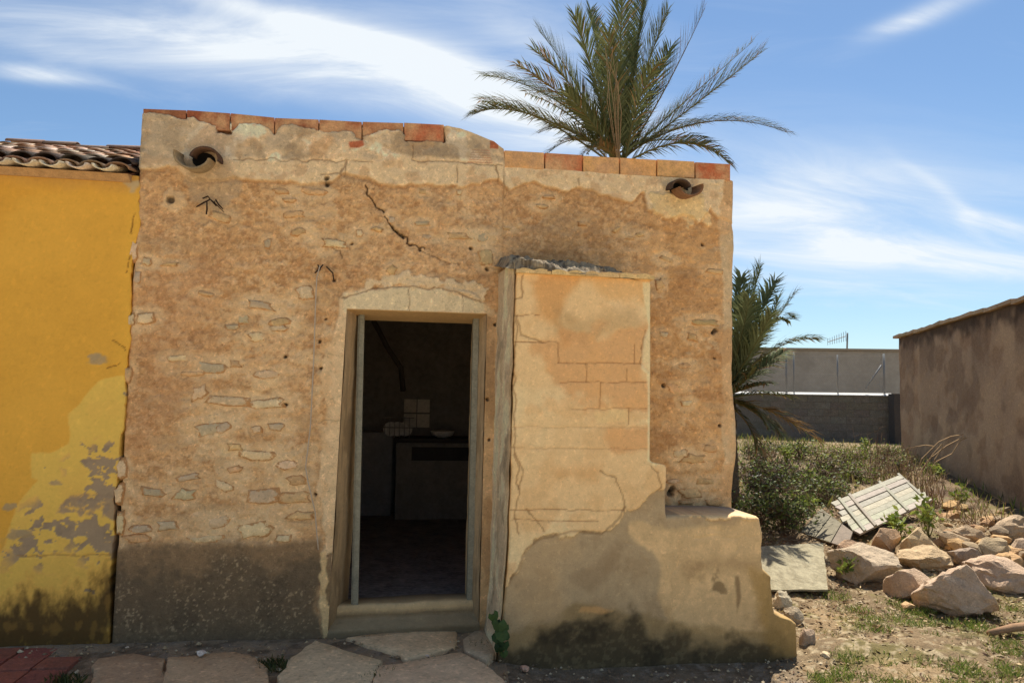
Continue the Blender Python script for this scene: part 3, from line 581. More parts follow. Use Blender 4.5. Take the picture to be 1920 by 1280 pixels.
# door reveal, posts, threshold
def doorway():
    def rv(name, pts, c):
        mb = MB(); mb.add(pts, [(0, 1, 2, 3)], lin(c)); return mb
    # reveal lining: left jamb, right jamb, soffit (thick slabs)
    zt = ZL
    F = Field(*np.meshgrid(np.linspace(0, 0.39, 30), np.linspace(0.02, zt, 170)), (198, 168, 126))
    F.mix(sst(-0.2, 0.6, fbm(F.X*6, F.Z, 5, 4, 80)), (182, 154, 116)); F.mix(sst(0.1, 0.6, fbm(F.X*4, F.Z, 3, 4, 81))*0.6, (140, 116, 84)); F.mix(sst(0.5, 0.05, F.Z)*0.5, (118, 98, 70))
    R, Cn = F.X.shape; idx = np.arange(R*Cn).reshape(R, Cn); q = np.stack([idx[:-1, :-1], idx[:-1, 1:], idx[1:, 1:], idx[1:, :-1]], -1).reshape(-1, 4)
    for s in (0, 1):
        j = (jl if s == 0 else jr)(F.Z); sp = 0.10 if s == 0 else -0.06
        X = j+(0.004 if s == 0 else -0.004)+sp*F.X/0.39*(F.X < 9)+0.004*fbm(F.X, F.Z, 5, 3, 82+s)
        grid_mesh('door_jamb', np.stack([X, F.X-0.008, F.Z], -1).reshape(-1, 3), F.c.reshape(-1, 3), q if s == 0 else q[:, ::-1], M_SMOOTH, HOUSE)
    mb = MB(); mb.hexa([(-0.34, 0.0, ZL-0.004), (0.66, 0.0, ZL-0.004), (0.66, 0.39, ZL-0.035), (-0.34, 0.39, ZL-0.035), (-0.34, 0.0, ZL+0.05), (0.66, 0.0, ZL+0.05), (0.66, 0.39, ZL+0.05), (-0.34, 0.39, ZL+0.05)], lin((196, 160, 110)))
    mb.build('lintel', M_SMOOTH, HOUSE)
    # pressed steel frame
    y = 0.17
    for a, b in (((669, 1136), (682, 596)), ((879, 1121), (891, 597))):
        lo = onY(*a, y); hi = onY(*b, y); w = 0.04
        dx = (0, w) if a[0] < 700 else (-0.004, w*0.8)
        mb = MB(); mb.hexa([(lo[0]-w+0.012, y, 0.17), (lo[0]+0.008, y, 0.17), (lo[0]+0.008, y+0.07, 0.17), (lo[0]-w+0.012, y+0.07, 0.17), (hi[0]-w+0.012, y, 2.2), (hi[0]+0.004, y, 2.2), (hi[0]+0.004, y+0.07, 2.2), (hi[0]-w+0.012, y+0.07, 2.2)] if a[0] < 700 else
                           [(lo[0]-0.012, y, 0.17), (lo[0]+w-0.01, y, 0.17), (lo[0]+w-0.01, y+0.07, 0.17), (lo[0]-0.012, y+0.07, 0.17), (hi[0]-0.012, y, 2.2), (hi[0]+w-0.012, y, 2.2), (hi[0]+w-0.012, y+0.07, 2.2), (hi[0]-0.012, y+0.07, 2.2)])
        fr = mb.build('door_post', M_METAL, HOUSE)
        mb = MB(); x0 = lo[0]-w+0.012-0.012 if a[0] < 700 else lo[0]+w-0.012
        x1 = hi[0]-w+0.012-0.012 if a[0] < 700 else hi[0]+w-0.012
        mb.hexa([(x0, y+0.012, 0.17), (x0+0.013, y+0.012, 0.17), (x0+0.013, y+0.06, 0.17), (x0, y+0.06, 0.17), (x1, y+0.012, 2.19), (x1+0.013, y+0.012, 2.19), (x1+0.013, y+0.06, 2.19), (x1, y+0.06, 2.19)]); mb.build('rebate', M_METAL, fr)
    # threshold: sloping sill with raised inner edge
    n = 60; xs = np.linspace(-0.375, 0.635, n); prof = [(-0.02, -0.05), (-0.02, 0.055), (-0.005, 0.075), (0.10, 0.105), (0.135, 0.118), (0.14, 0.150), (0.15, 0.182), (0.20, 0.186), (0.41, 0.172)]
    X = np.repeat(xs[None], len(prof), 0); t = (xs+0.375)/1.01
    Yp = np.array([p[0] for p in prof])[:, None]+0.006*fbm(X, X*0+3, 6, 3, 84); Zp = np.array([p[1] for p in prof])[:, None]+0.022*t+0.005*fbm(X, X*0+np.arange(len(prof))[:, None], 7, 3, 85)
    cols = [(116, 100, 76), (124, 106, 78), (152, 132, 100), (162, 142, 108), (142, 118, 84), (202, 170, 122), (214, 184, 136), (196, 168, 124), (104, 92, 74)]
    C = np.array([lin(c) for c in cols])[:, None, :]*(1+0.12*fbm(X, Zp*8, 9, 4, 86))[..., None]
    R, Cn = X.shape; idx = np.arange(R*Cn).reshape(R, Cn); q = np.stack([idx[:-1, :-1], idx[:-1, 1:], idx[1:, 1:], idx[1:, :-1]], -1).reshape(-1, 4)
    grid_mesh('threshold', np.stack([X, Yp, Zp], -1).reshape(-1, 3), C.reshape(-1, 3), q, M_SMOOTH, HOUSE, smooth=False)
doorway()

# pier and masonry bench in front of the wall
PY = -0.50
def pier_field(X, Z):
    F = Field(X, Z, (212, 178, 128)); P = lambda pts: fx(pts, PY)
    n1 = fbm(X, Z, 2, 4, 101); n2 = fbm(X, Z, 7, 5, 102); n3 = fbm(X, Z, 30, 3, 103)
    F.h += 0.004*n1+0.002*n2+0.0008*n3
    F.mix(sst(-0.2, 0.6, n1)*0.6, (222, 192, 146)); F.mix(sst(0.1, 0.6, n2)*0.4, (198, 158, 106))
    # rusty washes
    F.mix(pm(X, Z, P([(975, 515), (1075, 512), (1065, 560), (1048, 600), (1062, 640), (1035, 600), (1000, 555)]), 0.05, 0.07, 5, 104, 6)*0.68, (192, 136, 74))
    F.mix(pm(X, Z, P([(1050, 500), (1225, 505), (1225, 555), (1180, 560), (1140, 535), (1060, 525)]), 0.05, 0.06, 5, 105, 6)*0.6, (202, 152, 88))
    F.mix(pm(X, Z, P([(1040, 575), (1090, 605), (1190, 585), (1200, 610), (1100, 640), (1050, 620)]), 0.05, 0.05, 5, 106)*0.4, (150, 122, 82))
    bk = pm(X, Z, P([(1000, 650), (1060, 630), (1150, 615), (1222, 600), (1222, 765), (1180, 770), (1105, 762), (1080, 745), (1040, 720), (1020, 690)]), 0.035, 0.08, 6, 107, 6)
    bk2 = pm(X, Z, P([(1130, 800), (1222, 795), (1222, 850), (1150, 842)]), 0.03, 0.04, 6, 108)
    F.mix(np.maximum(bk, bk2)*0.72, (196, 146, 94)); F.mix(np.maximum(bk, bk2)*sst(0.1, 0.6, n2)*0.5, (212, 164, 108)); F.h -= bk*0.003
    F.mix(pm(X, Z, P([(1112, 765), (1178, 765), (1178, 792), (1120, 792)]), 0.008, 0.008, 12, 109)*0.6, (222, 182, 126))
    F.mix(pm(X, Z, P([(1035, 880), (1130, 870), (1120, 905), (1040, 900)]), 0.04, 0.05, 6, 110)*0.5, (196, 146, 90))
    # courses of blocks ghosting through
    for yy, x0, x1, k in ((590, 966, 1010, .7), (641, 966, 1045, .8), (680, 1046, 1215, .6), (716, 1050, 1215, .6), (766, 1070, 1215, .5), (800, 962, 1215, .25), (840, 960, 1215, .3), (975, 958, 1120, .6), (955, 958, 1170, .6)):
        F.groove(P([(x0, yy), (x1, yy+(x1-x0)*0.004)]), 0.006, 0.004, (130, 88, 52), k, 0.006)
    for xx, y0, y1 in ((1047, 641, 680), (1099, 680, 716), (1125, 716, 765), (1178, 765, 795), (1190, 645, 680), (1175, 690, 714)):
        F.groove(P([(xx, y0), (xx, y1)]), 0.006, 0.004, (130, 90, 54), 0.6, 0.004)
    # cracks
    for pl, w in (([(979, 515), (978, 555), (966, 560)], .005), ([(974, 600), (975, 630), (990, 632), (1020, 640)], .007), ([(972, 590), (966, 640), (964, 700), (966, 760), (964, 800), (966, 850), (972, 880), (968, 905), (976, 920), (966, 960), (970, 1000)], .008),
                  ([(968, 850), (980, 890), (972, 920)], .005), ([(1125, 882), (1150, 895), (1170, 930), (1172, 960)], .006), ([(1210, 620), (1203, 650), (1202, 680), (1215, 695)], .007),
                  ([(1217, 866), (1235, 885), (1240, 915), (1228, 925)], .007), ([(1270, 970), (1268, 1000), (1278, 1040), (1270, 1060), (1260, 1080)], .006), ([(1328, 975), (1332, 990), (1360, 1000)], .006), ([(1352, 975), (1355, 1040)], .005), ([(1300, 1010), (1330, 1005), (1350, 1008)], .005), ([(1265, 1040), (1258, 1090), (1265, 1130), (1264, 1190)], .005), ([(1400, 970), (1396, 1010), (1380, 1040)], .004), ([(1285, 970), (1290, 1000), (1310, 1012), (1345, 1005), (1380, 1010), (1425, 1002)], .004), ([(1240, 1040), (1252, 1075), (1248, 1120)], .005), ([(1150, 1000), (1190, 1025), (1215, 1060), (1230, 1110)], .005), ([(985, 955), (1005, 975), (1020, 996)], .004), ([(1384, 1120), (1383, 1195)], .005), ([(1200, 1030), (1230, 1080), (1240, 1130)], .004)):
        F.groove(P(pl), max(w, 0.0075)*1.05, 0.006, (122, 88, 54), 0.62, 0.010, 16)
    # right arris strip of lighter plaster
    F.mix(pm(X, Z, P([(1205, 530), (1230, 530), (1230, 870), (1214, 870), (1213, 700), (1203, 690), (1206, 640), (1214, 610)]), 0.006, 0.008, 10, 111)*0.7, (226, 198, 152), 0.003)
    # grey cement repair low down
    ce = P([(930, 1130), (955, 1095), (972, 1060), (985, 1030), (1012, 1010), (1040, 1004), (1072, 1002), (1085, 996), (1130, 1000), (1150, 985), (1165, 968), (1175, 952), (1200, 950), (1215, 928), (1246, 915), (1256, 916), (1256, 968), (1520, 980), (1520, 1260), (900, 1260)])
    cm = sst(0.005, -0.005, sdp(X, Z, ce)+0.034*fbm(X, Z, 7, 7, 112, 0.66))
    F.h = F.h*(1-0.4*cm); F.mix(cm, (164, 142, 108), -0.014)
    F.mix(cm*sst(0, .5, n2)*0.5, (150, 126, 92)); F.mix(cm*sst(0, .6, n1)*0.5, (180, 150, 108))
    F.groove(P([(955, 1095), (972, 1060), (985, 1030), (1012, 1010), (1040, 1004), (1085, 996), (1130, 1000), (1150, 985), (1165, 968), (1175, 952)]), 0.012, 0.003, (110, 86, 58), 0.5, 0.01, 12)
    # bench face, warmer
    bf = pm(X, Z, P([(1180, 985), (1440, 970), (1440, 1200), (1250, 1190), (1240, 1060), (1200, 1010)]), 0.03, 0.06, 5, 113); F.mix(bf*0.75, (200, 168, 120)); F.mix(bf*sst(0.1, 0.6, fbm(X, Z, 4, 5, 114))*0.6, (168, 138, 96)); F.mix(bf*sst(0.2, 0.5, fbm(X, Z, 9, 5, 126))*0.5, (214, 180, 130))
    F.mix(pm(X, Z, P([(1085, 1085), (1160, 1010), (1185, 1020), (1150, 1070), (1110, 1110)]), 0.04, 0.05, 6, 115)*0.4, (128, 104, 74))
    F.mix(pm(X, Z, P([(1260, 1045), (1400, 1040), (1435, 1050), (1420, 1070), (1280, 1080)]), 0.04, 0.05, 6, 116)*0.4, (140, 112, 76))
    F.mix(pm(X, Z, P([(1381, 1080), (1388, 1080), (1391, 1120), (1384, 1150)]), 0.01, 0.006, 12, 117)*0.65, (100, 78, 52))
    F.mix(sst(0.25, 0.5, fbm(X, Z, 7, 5, 118))*pm(X, Z, P([(1260, 1080), (1360, 1070), (1350, 1140), (1280, 1150)]), 0.05, 0.05, 5, 119)*0.7, (104, 84, 56))
    F.mix(pm(X, Z, P([(1400, 1060), (1470, 1060), (1520, 1160), (1520, 1250), (1420, 1250), (1430, 1180)]), 0.05, 0.06, 5, 120)*0.7, (150, 118, 62))
    # damp foot
    ol = pm(X, Z, P([(930, 1210), (985, 1175), (1040, 1165), (1075, 1135), (1110, 1128), (1160, 1142), (1250, 1165), (1440, 1185), (1520, 1205), (1520, 1270), (900, 1270)]), 0.03, 0.04, 6, 121); F.mix(ol*0.6, (128, 104, 62))
    df = pm(X, Z, P([(955, 1215), (1000, 1186), (1050, 1168), (1092, 1158), (1130, 1152), (1190, 1165), (1245, 1185), (1300, 1200), (1400, 1212), (1470, 1240), (1520, 1260), (900, 1280)]), 0.06, 0.09, 7, 122, 6); F.mix(df*0.86, (62, 53, 37)); F.mix(df*sst(0.1, 0.6, fbm(X, Z, 40, 3, 123))*0.55, (110, 96, 68)); F.mix(df*sst(0.1, 0.6, fbm(X, Z, 7, 4, 125))*0.5, (44, 37, 26))
    F.mix(pm(X, Z, P([(1085, 1148), (1092, 1138), (1120, 1138), (1150, 1146), (1120, 1150)]), 0.01, 0.012, 10, 124)*0.6, (196, 150, 94))
    return F
def build_front(name, left, right, bot, top, back, r=(0.01, 0.012, 0.006), st=0.008, jagr=0.0, par=HOUSE, jagt=0.0, jagl=0.0, rsplit=None, rimcol=None):
    """left/right: pixel polylines bottom->top on the pier plane; bot/top: pixel polylines"""
    Lx, Lz = np.array(sorted(fx(left, PY), key=lambda q: q[1])).T; Rx, Rz = np.array(sorted(fx(right, PY), key=lambda q: q[1])).T
    Bx, Bz = np.array(sorted(fx(bot, PY))).T; Tx, Tz = np.array(sorted(fx(top, PY))).T
    nz = int((Tz.mean()-Bz.mean())/st); nx = int(max(Rx.mean()-Lx.mean(), 0.05)/st)
    zz = np.linspace(0, 1, nz)[:, None]; uu = np.linspace(0, 1, nx)[None]
    zn = Bz.mean()+(Tz.mean()-Bz.mean())*zz+0*uu
    for _ in range(4):
        l = np.interp(zn, Lz, Lx); rr = np.interp(zn, Rz, Rx)
        l = l+jagl*fbm(zn, zn*0+1, 7, 4, 131); rr = rr+jagr*fbm(zn, zn*0+5, 9, 4, 132)
        X = l+(rr-l)*uu
        b = np.interp(X, Bx, Bz); t = np.interp(X, Tx, Tz)+jagt*fbm(X, X*0+2, 6, 4, 133); zn = b+(t-b)*zz
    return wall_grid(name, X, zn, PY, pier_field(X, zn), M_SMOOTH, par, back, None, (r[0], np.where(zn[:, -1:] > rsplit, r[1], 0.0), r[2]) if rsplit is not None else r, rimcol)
PIER_L = [(930, 1260), (938, 1215), (945, 1150), (950, 1080), (955, 1000), (958, 900), (962, 760), (965, 640), (968, 500)]
ZS = float(onY(1250, 966, PY)[2]); XS = float(onY(1250, 966, PY)[0])
def pxz(x, z):      # a pixel that shows the pier plane point (x, z)
    v = np.array([x, PY, z])-CP; d = v @ FW; return (960+FPX*(v @ RT)/d, 640-FPX*(v @ UP)/d)
SEAM = [pxz(XS, -0.2), pxz(XS, 0.3), pxz(XS, ZS-0.004), pxz(XS, ZS+0.004)]
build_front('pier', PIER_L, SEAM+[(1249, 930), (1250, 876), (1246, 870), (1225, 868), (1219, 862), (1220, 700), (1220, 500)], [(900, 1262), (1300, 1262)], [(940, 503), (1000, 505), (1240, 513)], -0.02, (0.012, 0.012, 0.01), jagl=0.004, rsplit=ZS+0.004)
build_front('bench', [pxz(XS, -0.3), pxz(XS, 0.3), pxz(XS, ZS+0.05)], [(1505, 1262), (1502, 1232), (1500, 1172), (1488, 1163), (1470, 1158), (1456, 1150), (1452, 1120), (1451, 1082), (1437, 1068), (1434, 1040), (1436, 1000), (1430, 978), (1424, 966)], [(1240, 1262), (1530, 1262)], [(1240, 966.5), (1250, 966.5), (1390, 967), (1440, 971)], -0.03, (0.0, 0.04, 0.03), jagr=0.008, jagt=0.004, rimcol=(128, 118, 108))  # rim grey: concrete tone plus the wall's shadow painted on the bench top
def pier_side():
    # grey dirty left flank of the pier, widening back to the wall, and the old concrete on the bench top
    zz = np.linspace(0, 1, 300)[:, None]; uu = np.linspace(0, 1, 40)[None]
    f = np.array(fx([(930, 1250), (945, 1150), (955, 1000), (962, 760), (968, 504)], PY)); b = np.array(fx([(905, 1215), (920, 1100), (926, 900), (933, 650), (937, 500)], 0.0))
    z = -0.1+(2.50+0.1)*zz+0*uu
    xf = np.interp(z, f[:, 1], f[:, 0]); xb = np.interp(z, b[:, 1], b[:, 0])
    X = xb+(xf-xb)*uu-0.012; Y = -0.0+(PY-0.0)*uu+0*zz
    n = fbm(Y*2, z, 4, 5, 141); X = X-0.006*fbm(Y, z, 7, 4, 142)
    F = Field(Y, z, (220, 198, 160)); F.mix(sst(-0.2, 0.5, n), (190, 168, 134)); F.mix(sst(0.15, 0.7, fbm(Y*1.5, z, 2.6, 6, 143, 0.65))*0.7, (134, 118, 94)); F.mix(sst(0.15, 0.6, fbm(Y*3, z, 1.7, 4, 144))*0.5, (186, 160, 120)); F.mix(sst(0.75, 1.0, uu+0*zz)*0.5, (206, 172, 124))
    R, Cn = X.shape; idx = np.arange(R*Cn).reshape(R, Cn); q = np.stack([idx[:-1, :-1], idx[:-1, 1:], idx[1:, 1:], idx[1:, :-1]], -1).reshape(-1, 4)
    grid_mesh('pier_flank', np.stack([X, Y, z], -1).reshape(-1, 3), np.minimum(F.c*1.25, 0.8).reshape(-1, 3), q, M_WALL, HOUSE)  # flank colour raised to offset the shade on this side
    # tile course under a rough mortar fillet
    ed = [968, 1034, 1098, 1162, 1228]
    for i in range(4):
        a, b = ed[i]+0.6, ed[i+1]-0.6; n = 14; vs = []
        for k in range(n+1):
            px = a+(b-a)*k/n; py = 503+(px-968)*0.050
            wv = 4.0*abs(sin((px-968)/32.0*pi))-1.0
            for (yy, pz) in ((PY-0.035, py+7.5), (PY-0.035, py+1-wv), (PY+0.3, py-2-wv), (PY+0.3, py+7.5)):
                q = onY(px, pz, PY-0.035); vs.append((q[0], yy, q[2]))
        fs = []
        for k in range(n):
            for j in range(4): fs.append((k*4+j, (k+1)*4+j, (k+1)*4+(j+1) % 4, k*4+(j+1) % 4))
        fs += [(3, 2, 1, 0), (n*4, n*4+1, n*4+2, n*4+3)]
        mb = MB(); mb.add(vs, fs); o = mb.build('coping_tile', M_TILE, HOUSE, pos=onY((a+b)/2, 505, PY), color=jitter(lin((214, 180, 124)), 0.06))
    nu, nv = 300, 110; u = np.linspace(0, 1, nu)[None]; v = np.linspace(0, 1, nv)[:, None]
    x0 = onY(945, 500, PY)[0]; x1 = onY(1205, 508, PY)[0]; zf = onY(1000, 500, PY-0.03)[2]
    X = x0+(x1-x0)*u+0*v
    Y = (PY-0.025)+0.53*v+0.03*fbm(X, v+0*X, 8, 3, 151)*(1-v)
    tap = sst(1.0, 0.80, u)*sst(0.0, 0.06, u)
    Z = zf-0.045*u-0.012+(0.055+0.02*fbm(X, Y, 5, 3, 152))*tap*sst(0, 0.10, v)+0.10*v+(0.018*fbm(X, Y, 15, 4, 153)+0.010*fbm(X, Y, 48, 4, 156, 0.65))*sst(0, 0.06, v)*tap
    F = Field(X, Y, (152, 136, 110)); F.mix(sst(-0.1, 0.5, fbm(X, Y, 30, 4, 154)), (104, 90, 72)); F.mix(sst(0.1, 0.5, fbm(X, Y, 44, 4, 155))*0.7, (168, 148, 116))
    idx = np.arange(nu*nv).reshape(nv, nu); q = np.stack([idx[:-1, :-1], idx[:-1, 1:], idx[1:, 1:], idx[1:, :-1]], -1).reshape(-1, 4)
    grid_mesh('mortar_fillet', np.stack([X, Y, Z], -1).reshape(-1, 3), F.c.reshape(-1, 3), q, M_WALL, HOUSE)
pier_side()
def spout(px, py, flip, upl, lowl):
    p = onY(px, py, -0.02)
    sp = MB(); w = link('waterspout', bpy.data.meshes.new('waterspout_bed'), HOUSE, p)
    def half(cx, cz, r, up, ln, tilt, col, name, ang=0.0, th=0.014):
        n = 12; vs = []; fs = []
        for j, (yy) in enumerate((-ln, 0.15)):
            for rr in (r, r-th):
                for k in range(n+1):
                    a = pi*k/n+ang; x = cx+rr*cos(a)*(1.0 if j == 0 else 0.9); z = cz+(rr*sin(a)*0.85 if up else -rr*sin(a)*0.85)
                    vs.append((p[0]+x, p[1]+yy, p[2]+z+yy*tilt))
        m = n+1
        for k in range(n):
            fs += [(k, k+1, 2*m+k+1, 2*m+k), (m+k+1, m+k, 3*m+k, 3*m+k+1), (k+1, k, m+k, m+k+1)]
        fs += [(0, m, 3*m, 2*m), (n, 2*m+n, 3*m+n, m+n)]
        mb = MB(); mb.add(vs, fs); mb.build(name, M_TILE, w, True, color=lin(col))
    sg = -1 if flip else 1
    k_ = 1.0 if not flip else 0.82
    half(-0.035*sg*k_, 0.012*k_, 0.118*k_, False, 0.17, 0.12, lowl, 'clay_tile', 0.22*sg, 0.017)
    half(0.030*sg*k_, -0.004, 0.098*k_, True, 0.12, 0.12, upl, 'clay_tile', -0.15*sg, 0.017)
    mb = MB(); n = 14
    mb.add([(p[0]+0.075*cos(2*pi*k/n), 0.0-0.028, p[2]+0.055*sin(2*pi*k/n)) for k in range(n)], [tuple(range(n))[::-1]], (0.01, 0.008, 0.006)); mb.build('mouth_shade', M_TWIG, w)  # flat black disc painted as the shade inside the spout
    # the mesh of the bed: a little collar of mortar
    vs = []; fs = []; n = 18
    for lv, (rr, yy) in enumerate(((0.15, 0.05), (0.125, 0.012), (0.10, 0.006), (0.09, 0.06))):
        for k in range(n):
            a = 2*pi*k/n; rj = rr*(1+0.12*mnoise.noise(Vector((cos(a)*2+px, sin(a)*2, lv*0.1)))); vs.append((1.15*rj*cos(a), yy, rj*sin(a)*0.95))
    for l in range(3):
        for k in range(n): fs.append((l*n+k, l*n+(k+1) % n, (l+1)*n+(k+1) % n, (l+1)*n+k))
    me = w.data; me.from_pydata(vs, [], fs); me.materials.append(M_CHALK); me.polygons.foreach_set('use_smooth', [True]*len(fs)); w.color = (*lin((176, 148, 112)), 1)
spout(383, 302, False, (92, 66, 48), (150, 128, 96))
spout(1272, 356, True, (86, 66, 50), (128, 92, 64))

# cable stapled down the wall, dead roots in a hole
def wall_bits():
    pts = [(600, 498), (594, 520), (592, 560), (590, 620), (588, 680), (585, 740), (582, 800), (576, 850), (573, 875), (577, 900), (584, 930), (591, 960), (594, 1000), (598, 1040)]
    P3 = []
    for i in range(len(pts)-1):
        for k in range(4):
            t = k/4; a = (pts[i][0]*(1-t)+pts[i+1][0]*t, pts[i][1]*(1-t)+pts[i+1][1]*t); q = onY(*a, -0.028); P3.append(q)
    o = MB().tube(P3, 0.0042, 6).build('cable', M_WIRE, None, True, pos=P3[-1])
    tag(o, 'thin grey cable hanging down the ochre wall left of the doorway', 'cable')
    mb = MB(); c = lin((52, 34, 22))
    for line in ([(368, 388), (382, 380), (394, 374), (402, 380), (412, 390), (420, 398)], [(394, 374), (390, 368), (380, 372)], [(402, 380), (404, 374), (410, 384), (418, 392)], [(388, 378), (388, 392), (387, 402)], [(396, 376), (406, 386)]):
        mb.tube([onY(a, b, -0.03-0.02*random.random()) for a, b in line], [0.004, 0.006, 0.0055, 0.004, 0.003, 0.002][:len(line)], 5, c)
    o = mb.build('dead_root', M_TWIG, None, True, pos=onY(394, 376, -0.03)); tag(o, 'dark dead root poking from the wall below the upper waterspout', 'root')
    mb = MB()
    for line in ([(590, 512), (598, 505), (606, 496)], [(612, 500), (624, 512), (626, 528)], [(600, 505), (596, 496)]):
        mb.tube([onY(a, b, -0.025) for a, b in line], 0.005, 5, lin((64, 46, 32)))
    o = mb.build('wire_hook', M_TWIG, None, True, pos=onY(606, 506, -0.03)); tag(o, 'bent rusty wire hook in the wall at the top of the grey cable', 'hook')
wall_bits()

# inside the room: what the doorway shows
def room():
    y = 3.9
    c = thing('kitchen_counter', (1.2, 4.1, 0.170), 'dim kitchen counter against the back wall inside the doorway', 'counter')
    a = onY(740, 960, y); b = onY(905, 960, y); tz = onY(800, 822, y)[2]
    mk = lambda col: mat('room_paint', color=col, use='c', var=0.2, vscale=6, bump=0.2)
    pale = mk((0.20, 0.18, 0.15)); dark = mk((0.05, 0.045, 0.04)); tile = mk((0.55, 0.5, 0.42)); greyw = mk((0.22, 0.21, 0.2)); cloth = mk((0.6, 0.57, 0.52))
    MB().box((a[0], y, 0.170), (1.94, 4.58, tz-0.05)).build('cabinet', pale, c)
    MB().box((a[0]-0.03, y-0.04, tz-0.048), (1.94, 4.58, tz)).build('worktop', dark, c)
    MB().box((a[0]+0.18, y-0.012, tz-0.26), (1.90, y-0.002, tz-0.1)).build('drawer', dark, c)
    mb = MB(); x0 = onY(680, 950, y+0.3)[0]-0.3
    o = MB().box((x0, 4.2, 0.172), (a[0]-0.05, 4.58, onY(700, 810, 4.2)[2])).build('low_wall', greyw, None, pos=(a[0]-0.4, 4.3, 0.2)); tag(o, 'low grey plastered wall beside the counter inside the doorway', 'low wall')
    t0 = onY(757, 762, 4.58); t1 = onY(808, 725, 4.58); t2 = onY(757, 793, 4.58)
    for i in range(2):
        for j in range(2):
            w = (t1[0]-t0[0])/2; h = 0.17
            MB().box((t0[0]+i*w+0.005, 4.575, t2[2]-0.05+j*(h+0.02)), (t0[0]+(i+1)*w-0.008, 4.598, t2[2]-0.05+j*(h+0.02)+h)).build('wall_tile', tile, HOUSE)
    # dish rack with plates
    r = thing('dish_rack', (0.9, 4.2, tz), 'pale dish rack standing on the kitchen counter', 'dish rack')
    q = onY(745, 790, 4.15); mb = MB()
    for k in range(6): mb.tube([(q[0]-0.15+0.06*k, 4.1, tz), (q[0]-0.15+0.06*k, 4.1, tz+0.24), (q[0]-0.15+0.06*k, 4.3, tz+0.24)], 0.005, 5)
    mb.tube([(q[0]-0.17, 4.1, tz+0.24), (q[0]+0.2, 4.1, tz+0.24)], 0.006, 5); mb.tube([(q[0]-0.17, 4.1, tz+0.12), (q[0]+0.2, 4.1, tz+0.12)], 0.006, 5); mb.build('wire_frame', greyw, r)
    mb = MB()
    for k in range(3):
        n = 16; cx = q[0]-0.08+0.09*k; mb.add([(cx+0.09*cos(2*pi*j/n), 4.16+0.03*k, tz+0.10+0.09*sin(2*pi*j/n)) for j in range(n)]+[(cx+0.05*cos(2*pi*j/n), 4.18+0.03*k, tz+0.10+0.05*sin(2*pi*j/n)) for j in range(n)], [(j, (j+1) % n, n+(j+1) % n, n+j) for j in range(n)]+[tuple(range(n, 2*n))])
    mb.build('plate', cloth, r)
    # bowl/pan dark and a hanging sack
    mb = MB(); n = 20; rings = [(0.05, 0), (0.13, 0.03), (0.15, 0.08), (0.145, 0.085), (0.12, 0.035), (0.03, 0.015)]; q2 = onY(830, 815, 4.1)
    mb.add([(q2[0]+rr*cos(2*pi*k/n), 4.15+rr*sin(2*pi*k/n), tz+zz) for rr, zz in rings for k in range(n)], [(l*n+k, l*n+(k+1) % n, (l+1)*n+(k+1) % n, (l+1)*n+k) for l in range(5) for k in range(n)])
    o = mb.build('basin', cloth, None, True, pos=(q2[0], 4.15, tz)); tag(o, 'shallow basin on the kitchen counter beside the dish rack', 'basin')
    p0 = onY(700, 600, 3.2); p1 = onY(752, 690, 3.2)
    o = MB().tube([p0, (p0+p1)/2+np.array([0, 0, -0.03]), p1, p1+np.array([0.03, 0.1, -0.25])], 0.03, 8).build('stove_pipe', dark, None, True, pos=p1); tag(o, 'dark bent stove pipe hanging inside above the counter', 'pipe')
room()

